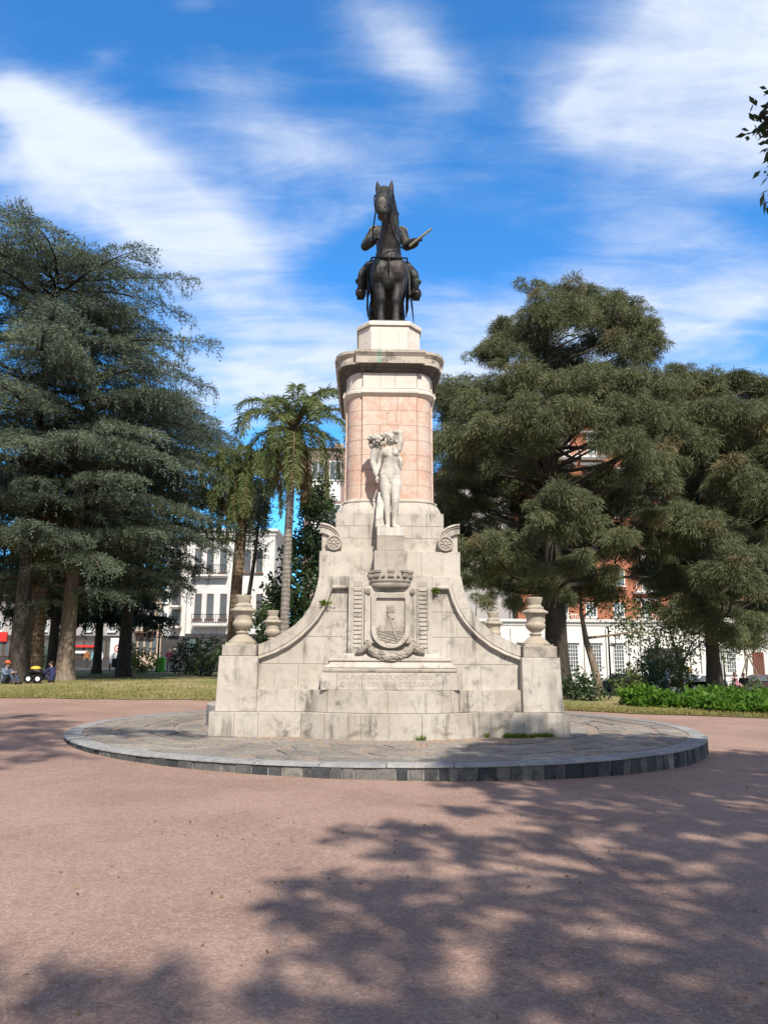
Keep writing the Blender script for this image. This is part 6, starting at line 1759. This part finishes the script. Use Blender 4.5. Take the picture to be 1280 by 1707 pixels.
# wooden A-frame on the right
r = empty('wooden_frame', (X(1250, 50), 50, H(X(1250, 50), 50)), label='wooden A-frame of poles before the dark red door', cat='frame')
wm = plain('weathered_wood', (.20, .16, .12), .8)
zt = W(1250, 1088, 50)[1] - r.location.z
for dx_, dy_ in ((-1.0, 0), (1.0, 0), (0, .9)):
    MB().tube([(dx_, dy_, -.05), (0, 0, zt)], [.055, .045], 8).build('leg', wm, r, smooth=50)
MB().tube([(-.2, 0, zt - .02), (.25, 0, zt + .02)], .06, 8).build('top_bar', wm, r, smooth=50)

# ------------------------------------------------------------------ cars
def car(label, px, Y, paint, rz, first=None):
    x = X(px, Y); zb = H(x, Y) + .03
    r = empty('parked_car', (x, Y, zb), rz, label=label, cat='car', group='cars parked along the street')
    pm = M.setdefault('car_' + paint[0], plain(paint[0], paint[1], .3, .1, .04, spec=.6))
    L = 2.05
    lower = [(-L, .35), (-L + .02, .62), (-L + .15, .82), (-1.2, .92), (1.25, .95), (L - .1, .88), (L, .62), (L - .03, .32), (1.75, .25), (-1.75, .25)]
    mb = MB()
    wid = lambda z: .84 if z < .7 else .80
    ring = lambda s: [(px_, s * (.82 if z < .85 else .77), z) for px_, z in lower]
    mb.loft([[(a, -.70, b2 * .98 + .01) for a, b2 in lower], ring(-1), ring(1), [(a, .70, b2 * .98 + .01) for a, b2 in lower]])
    top = [(-1.25, .90), (-.62, 1.40), (-.3, 1.47), (.65, 1.45), (1.05, 1.32), (1.55, .93)]
    mb.loft([[(a, -.60 if b2 > 1 else -.74, b2) for a, b2 in top], [(a, .60 if b2 > 1 else .74, b2) for a, b2 in top]])
    mb.build('body', pm, r, smooth=40, bevel=.03)
    for s in (-1, 1):
        q = [(-1.02, .96), (-.56, 1.36), (.12, 1.38), (.12, .96)]; q2 = [(.2, .96), (.2, 1.38), (.62, 1.36), (.95, 1.25), (1.2, .96)]
        for qq in (q, q2):
            f = lambda z: s * (.755 - (z - .9) * .27)
            MB().loft([[(a, f(b2) , b2) for a, b2 in qq], [(a, f(b2) + s * .014, b2) for a, b2 in qq]]).build('side_window', M['glass'], r)
    for (xa, za, xb, zb2) in ((-1.22, .96, -.66, 1.39), (1.5, .98, 1.06, 1.33)):
        n_ = -.02 if xa < 0 else .02
        MB().add([(xa + n_, -.66, za), (xa + n_, .66, za), (xb + n_, .56, zb2), (xb + n_, -.56, zb2), (xa, -.66, za - .01), (xa, .66, za - .01), (xb, .56, zb2 - .01), (xb, -.56, zb2 - .01)],
                 [(0, 1, 2, 3), (7, 6, 5, 4), (0, 4, 5, 1), (1, 5, 6, 2), (2, 6, 7, 3), (3, 7, 4, 0)]).build('windscreen', M['glass'], r)
    for wx in (-1.28, 1.28):
        for s in (-1, 1):
            wh = MB().lathe([(.05, -.1), (.28, -.1), (.315, -.07), (.315, .07), (.28, .1), (.05, .1)], n=20).build('wheel', M['black_iron'], r, smooth=40, loc=(wx, s * .76, .31), rot=(R(90), 0, 0))
            MB().lathe([(.01, -.105), (.19, -.105), (.2, -.09), (.2, .09), (.19, .105), (.01, .105)], n=16).build('rim', plain('rim_grey', (.3, .3, .31), .4, .5) if 'rim' not in M else M['rim'], wh, smooth=40)
    for s in (-1, 1):
        MB().ball((-L + .05, s * .6, .68), (.05, .14, .08), 8).build('headlight', M['white'], r, smooth=60)
        MB().box(L - .06, L + .004, s * .62 - .12, s * .62 + .12, .62, .76).build('tail_light', M['red'], r, bevel=.02)
    return r
M['rim'] = plain('rim_grey', (.3, .3, .31), .4, .5)
car('white parked car behind the thin dark trunk of the right needle tree', 1176, 63.5, ('white_car_paint', (.70, .70, .69)), 0)
car('dark grey parked car left of the white parked car', 1136, 63.5, ('dark_car_paint', (.05, .055, .065)), 0)
car('silver blue parked car left of the dark grey parked car, half behind the hanging bush', 1090, 63.5, ('silver_car_paint', (.35, .39, .44)), 0)
car('dark red-brown parked car before the dark red door', 1268, 63.5, ('brown_car_paint', (.06, .03, .03)), 0)
car('dark parked car behind the stems on the right of the thick trunk', 1040, 63.5, ('black_car_paint', (.03, .035, .045)), R(180))

# ------------------------------------------------------------------ people
SK = plain('skin', (.42, .26, .19), .6)
def person(px, Y, rz, label, shirt, trousers, hairc, pose='stand', hat=None, ysc=1.0):
    x = X(px, Y); zb = H(x, Y) + .02
    r = empty('person', (x, Y, zb), rz, label=label, cat='person')
    cm = lambda c: M.setdefault('cloth_%.2f_%.2f_%.2f' % c, plain('cloth', c, .85, 0, .1))
    if pose == 'stand':
        hip = .90; S = lambda s: (s * .18, 0, 1.40)
        legs = [[(s * .09, 0, .92), (s * .11, -.02 * s, .48), (s * .12, .05 * s, .07)] for s in (-1, 1)]
        arms = [[(s * .19, 0, 1.38), (s * .25, .02, 1.10), (s * .23, -.10, .86)] for s in (-1, 1)]
        spine = [(0, 0, .90), (0, .01, 1.12), (0, 0, 1.36)]; head = (0, -.02, 1.60)
    elif pose == 'sit':      # on the ground, knees drawn up, facing -y
        legs = [[(s * .10, 0, .12), (s * .14, -.36, .50), (s * .13, -.62, .06)] for s in (-1, 1)]
        arms = [[(s * .19, -.02, .58), (s * .24, -.20, .40), (s * .12, -.40, .46)] for s in (-1, 1)]
        spine = [(0, .02, .12), (0, .06, .34), (0, 0, .56)]; head = (0, -.06, .80)
    else:                    # seated on something 0.42 high
        legs = [[(s * .10, 0, .50), (s * .11, -.42, .50), (s * .11, -.44, .07)] for s in (-1, 1)]
        arms = [[(s * .19, 0, .98), (s * .24, -.06, .74), (s * .14, -.30, .62)] for s in (-1, 1)]
        spine = [(0, .02, .50), (0, .03, .72), (0, 0, .96)]; head = (0, -.03, 1.20)
    b = MB()
    b.limb([spine[0], spine[1], spine[2]], [(.14, .10), (.135, .10), (.15, .10)], 12, (1, 0, 0))
    nk = (head[0], (head[1] + spine[2][1]) / 2, spine[2][2] + .09)
    b.limb([spine[2], nk, (head[0], head[1] + .02, head[2] - .05)], [.07, .052, .05], 10)
    b.ball(head, (.078, .095, .115), 14); b.ball((head[0], head[1] - .098, head[2] - .01), (.014, .02, .022), 6); b.ball((head[0], head[1] - .085, head[2] - .06), (.025, .012, .008), 6)
    for s in (-1, 1): b.ball((head[0] + s * .08, head[1] + .01, head[2]), (.012, .02, .03), 6)
    for l in legs:
        b.limb(l, [.085, .06, .042], 10); b.limb([l[2], (l[2][0], l[2][1] - .14, .045)], [.045, .035], 8)
    for a in arms:
        b.limb(a, [.052, .042, .030], 10); d = (Vector(a[2]) - Vector(a[1])).normalized(); c = Vector(a[2])
        b.limb([c, c + d * .08], [.03, .034], 8)
        sd_ = d.cross(Vector((0, 1, 0.01))).normalized()
        for i, Lf in enumerate((.065, .075, .07, .055)): b.tube([c + d * .08 + sd_ * (.024 - .016 * i), c + d * (.08 + Lf) + sd_ * (.026 - .017 * i) + Vector((0, -.02, 0))], [.010, .007], 5)
        b.tube([c + d * .03 + sd_ * .03, c + d * .07 + sd_ * .055], [.011, .008], 5)
    body = fuse(b, 'body', SK, r, .012, 2)
    t = MB(); t.limb([(q[0], q[1], q[2]) for q in spine], [(.165, .125), (.16, .12), (.175, .12)], 12, (1, 0, 0))
    for a in arms: t.limb([a[0], a[1], tuple(Vector(a[1]).lerp(Vector(a[2]), .85))], [.068, .058, .045], 10)
    fuse(t, 'jacket', cm(shirt), body, .016, 2)
    t = MB(); t.ball(spine[0], (.165, .13, .12), 12)
    for l in legs: t.limb([l[0], l[1], tuple(Vector(l[1]).lerp(Vector(l[2]), .9))], [.10, .078, .062], 10)
    fuse(t, 'trousers', cm(trousers), body, .016, 2)
    hm = cm(hairc); MB().ball((head[0], head[1] + .018, head[2] + .03), (.09, .10, .10), 12).build('hair', hm, body, smooth=60)
    sh = MB()
    for l in legs: sh.ball((l[2][0], l[2][1] - .06, .045), (.05, .14, .055), 10)
    sh.build('shoes', M['black_iron'], body, smooth=60)
    if hat: MB().lathe([(.16, 0), (.16, .015), (.098, .03), (.09, .10), (.05, .125), (.001, .13)], (head[0], head[1], head[2] + .06), 16).build('cap', cm(hat), body, smooth=40)
    return r
person(7, 33.0, R(70), 'seated person in a grey-blue jacket and orange cap at the foot of the leftmost cedar', (.13, .17, .24), (.05, .06, .09), (.08, .04, .03), 'sit', (.55, .13, .05))
person(84, 34.2, R(-100), 'person in dark blue sitting on the lawn against the pale brown trunk', (.03, .035, .10), (.03, .03, .06), (.03, .02, .02), 'sit')
person(281, 59, R(20), 'standing person in a maroon jacket right of the green bin', (.13, .03, .06), (.05, .06, .09), (.05, .035, .03))
person(289, 58, R(-60), 'standing white-haired person in a pale jacket right of the green bin', (.50, .46, .42), (.06, .08, .10), (.70, .68, .66))
person(143, 74, R(30), 'standing person in rust brown between the pale trunk and the white board', (.30, .12, .05), (.05, .045, .05), (.04, .03, .02))
person(155, 74, R(-20), 'standing person in a turquoise top between the pale trunk and the white board', (.20, .48, .52), (.20, .22, .25), (.05, .035, .02))
person(165, 74, R(10), 'standing person in a white top beside the turquoise one', (.70, .68, .67), (.16, .04, .08), (.12, .06, .03))
person(1225, 44, R(40), 'person in a pink top seated before the white palace', (.62, .30, .36), (.03, .03, .035), (.30, .17, .09), 'seat')
person(1240, 45.5, R(-30), 'dark-haired person in black seated right of the one in pink', (.03, .03, .035), (.04, .04, .05), (.015, .012, .012), 'seat')
person(1112, 47, R(60), 'person in a blue-grey top standing before the parked cars', (.22, .30, .38), (.05, .06, .1), (.05, .03, .02))
# bench under the two seated people on the right
xb_ = (X(1225, 44) + X(1240, 45.5)) / 2
r = empty('park_bench', (xb_, 44.8, H(xb_, 44.8)), R(-4), label='low wooden bench under the two seated people on the right', cat='bench')
MB().box(-.95, .95, -.25, .28, .36, .43).build('seat', wm, r, bevel=.01)
for s in (-.8, .8): MB().box(s - .05, s + .05, -.2, .25, -.03, .357).build('leg', M['black_iron'], r)
# hand cart with a yellow bag beside the left trunk
x = X(57, 33.5)
r = empty('hand_cart', (x, 33.5, H(x, 33.5) + .02), label='small black two-wheeled cart with a yellow and black bag on the left lawn', cat='cart')
MB().box(-.28, .28, -.18, .18, .24, .29).build('platform', M['black_iron'], r, bevel=.01)
for s in (-1, 1):
    w_ = MB().lathe([(.10, -.03), (.19, -.03), (.2, 0), (.19, .03), (.10, .03), (.10, -.03)], n=20).build('wheel', M['black_iron'], r, smooth=40, loc=(s * .2, -.2, .2), rot=(R(90), 0, 0))
    MB().lathe([(.001, -.012), (.1, -.012), (.1, .012), (.001, .012)], n=12).build('hub', M['white'], w_, smooth=40)
MB().tube([(-.28, .1, .28), (-.36, .12, .7), (-.2, .12, .78)], .018, 6).build('handle', M['black_iron'], r, smooth=50)
bg_ = MB().limb([(-.2, 0, .45), (0, -.02, .52), (.22, 0, .46)], [(.12, .14), (.16, .18), (.11, .13)], 12, (0, 0, 1)); bo = fuse(bg_, 'bag', M['black_iron'], r, .02, 3)
MB().ball((0, -.02, .63), (.22, .16, .09), 12).build('bag_flap', plain('yellow_fabric', (.72, .48, .06), .7), bo, smooth=60)
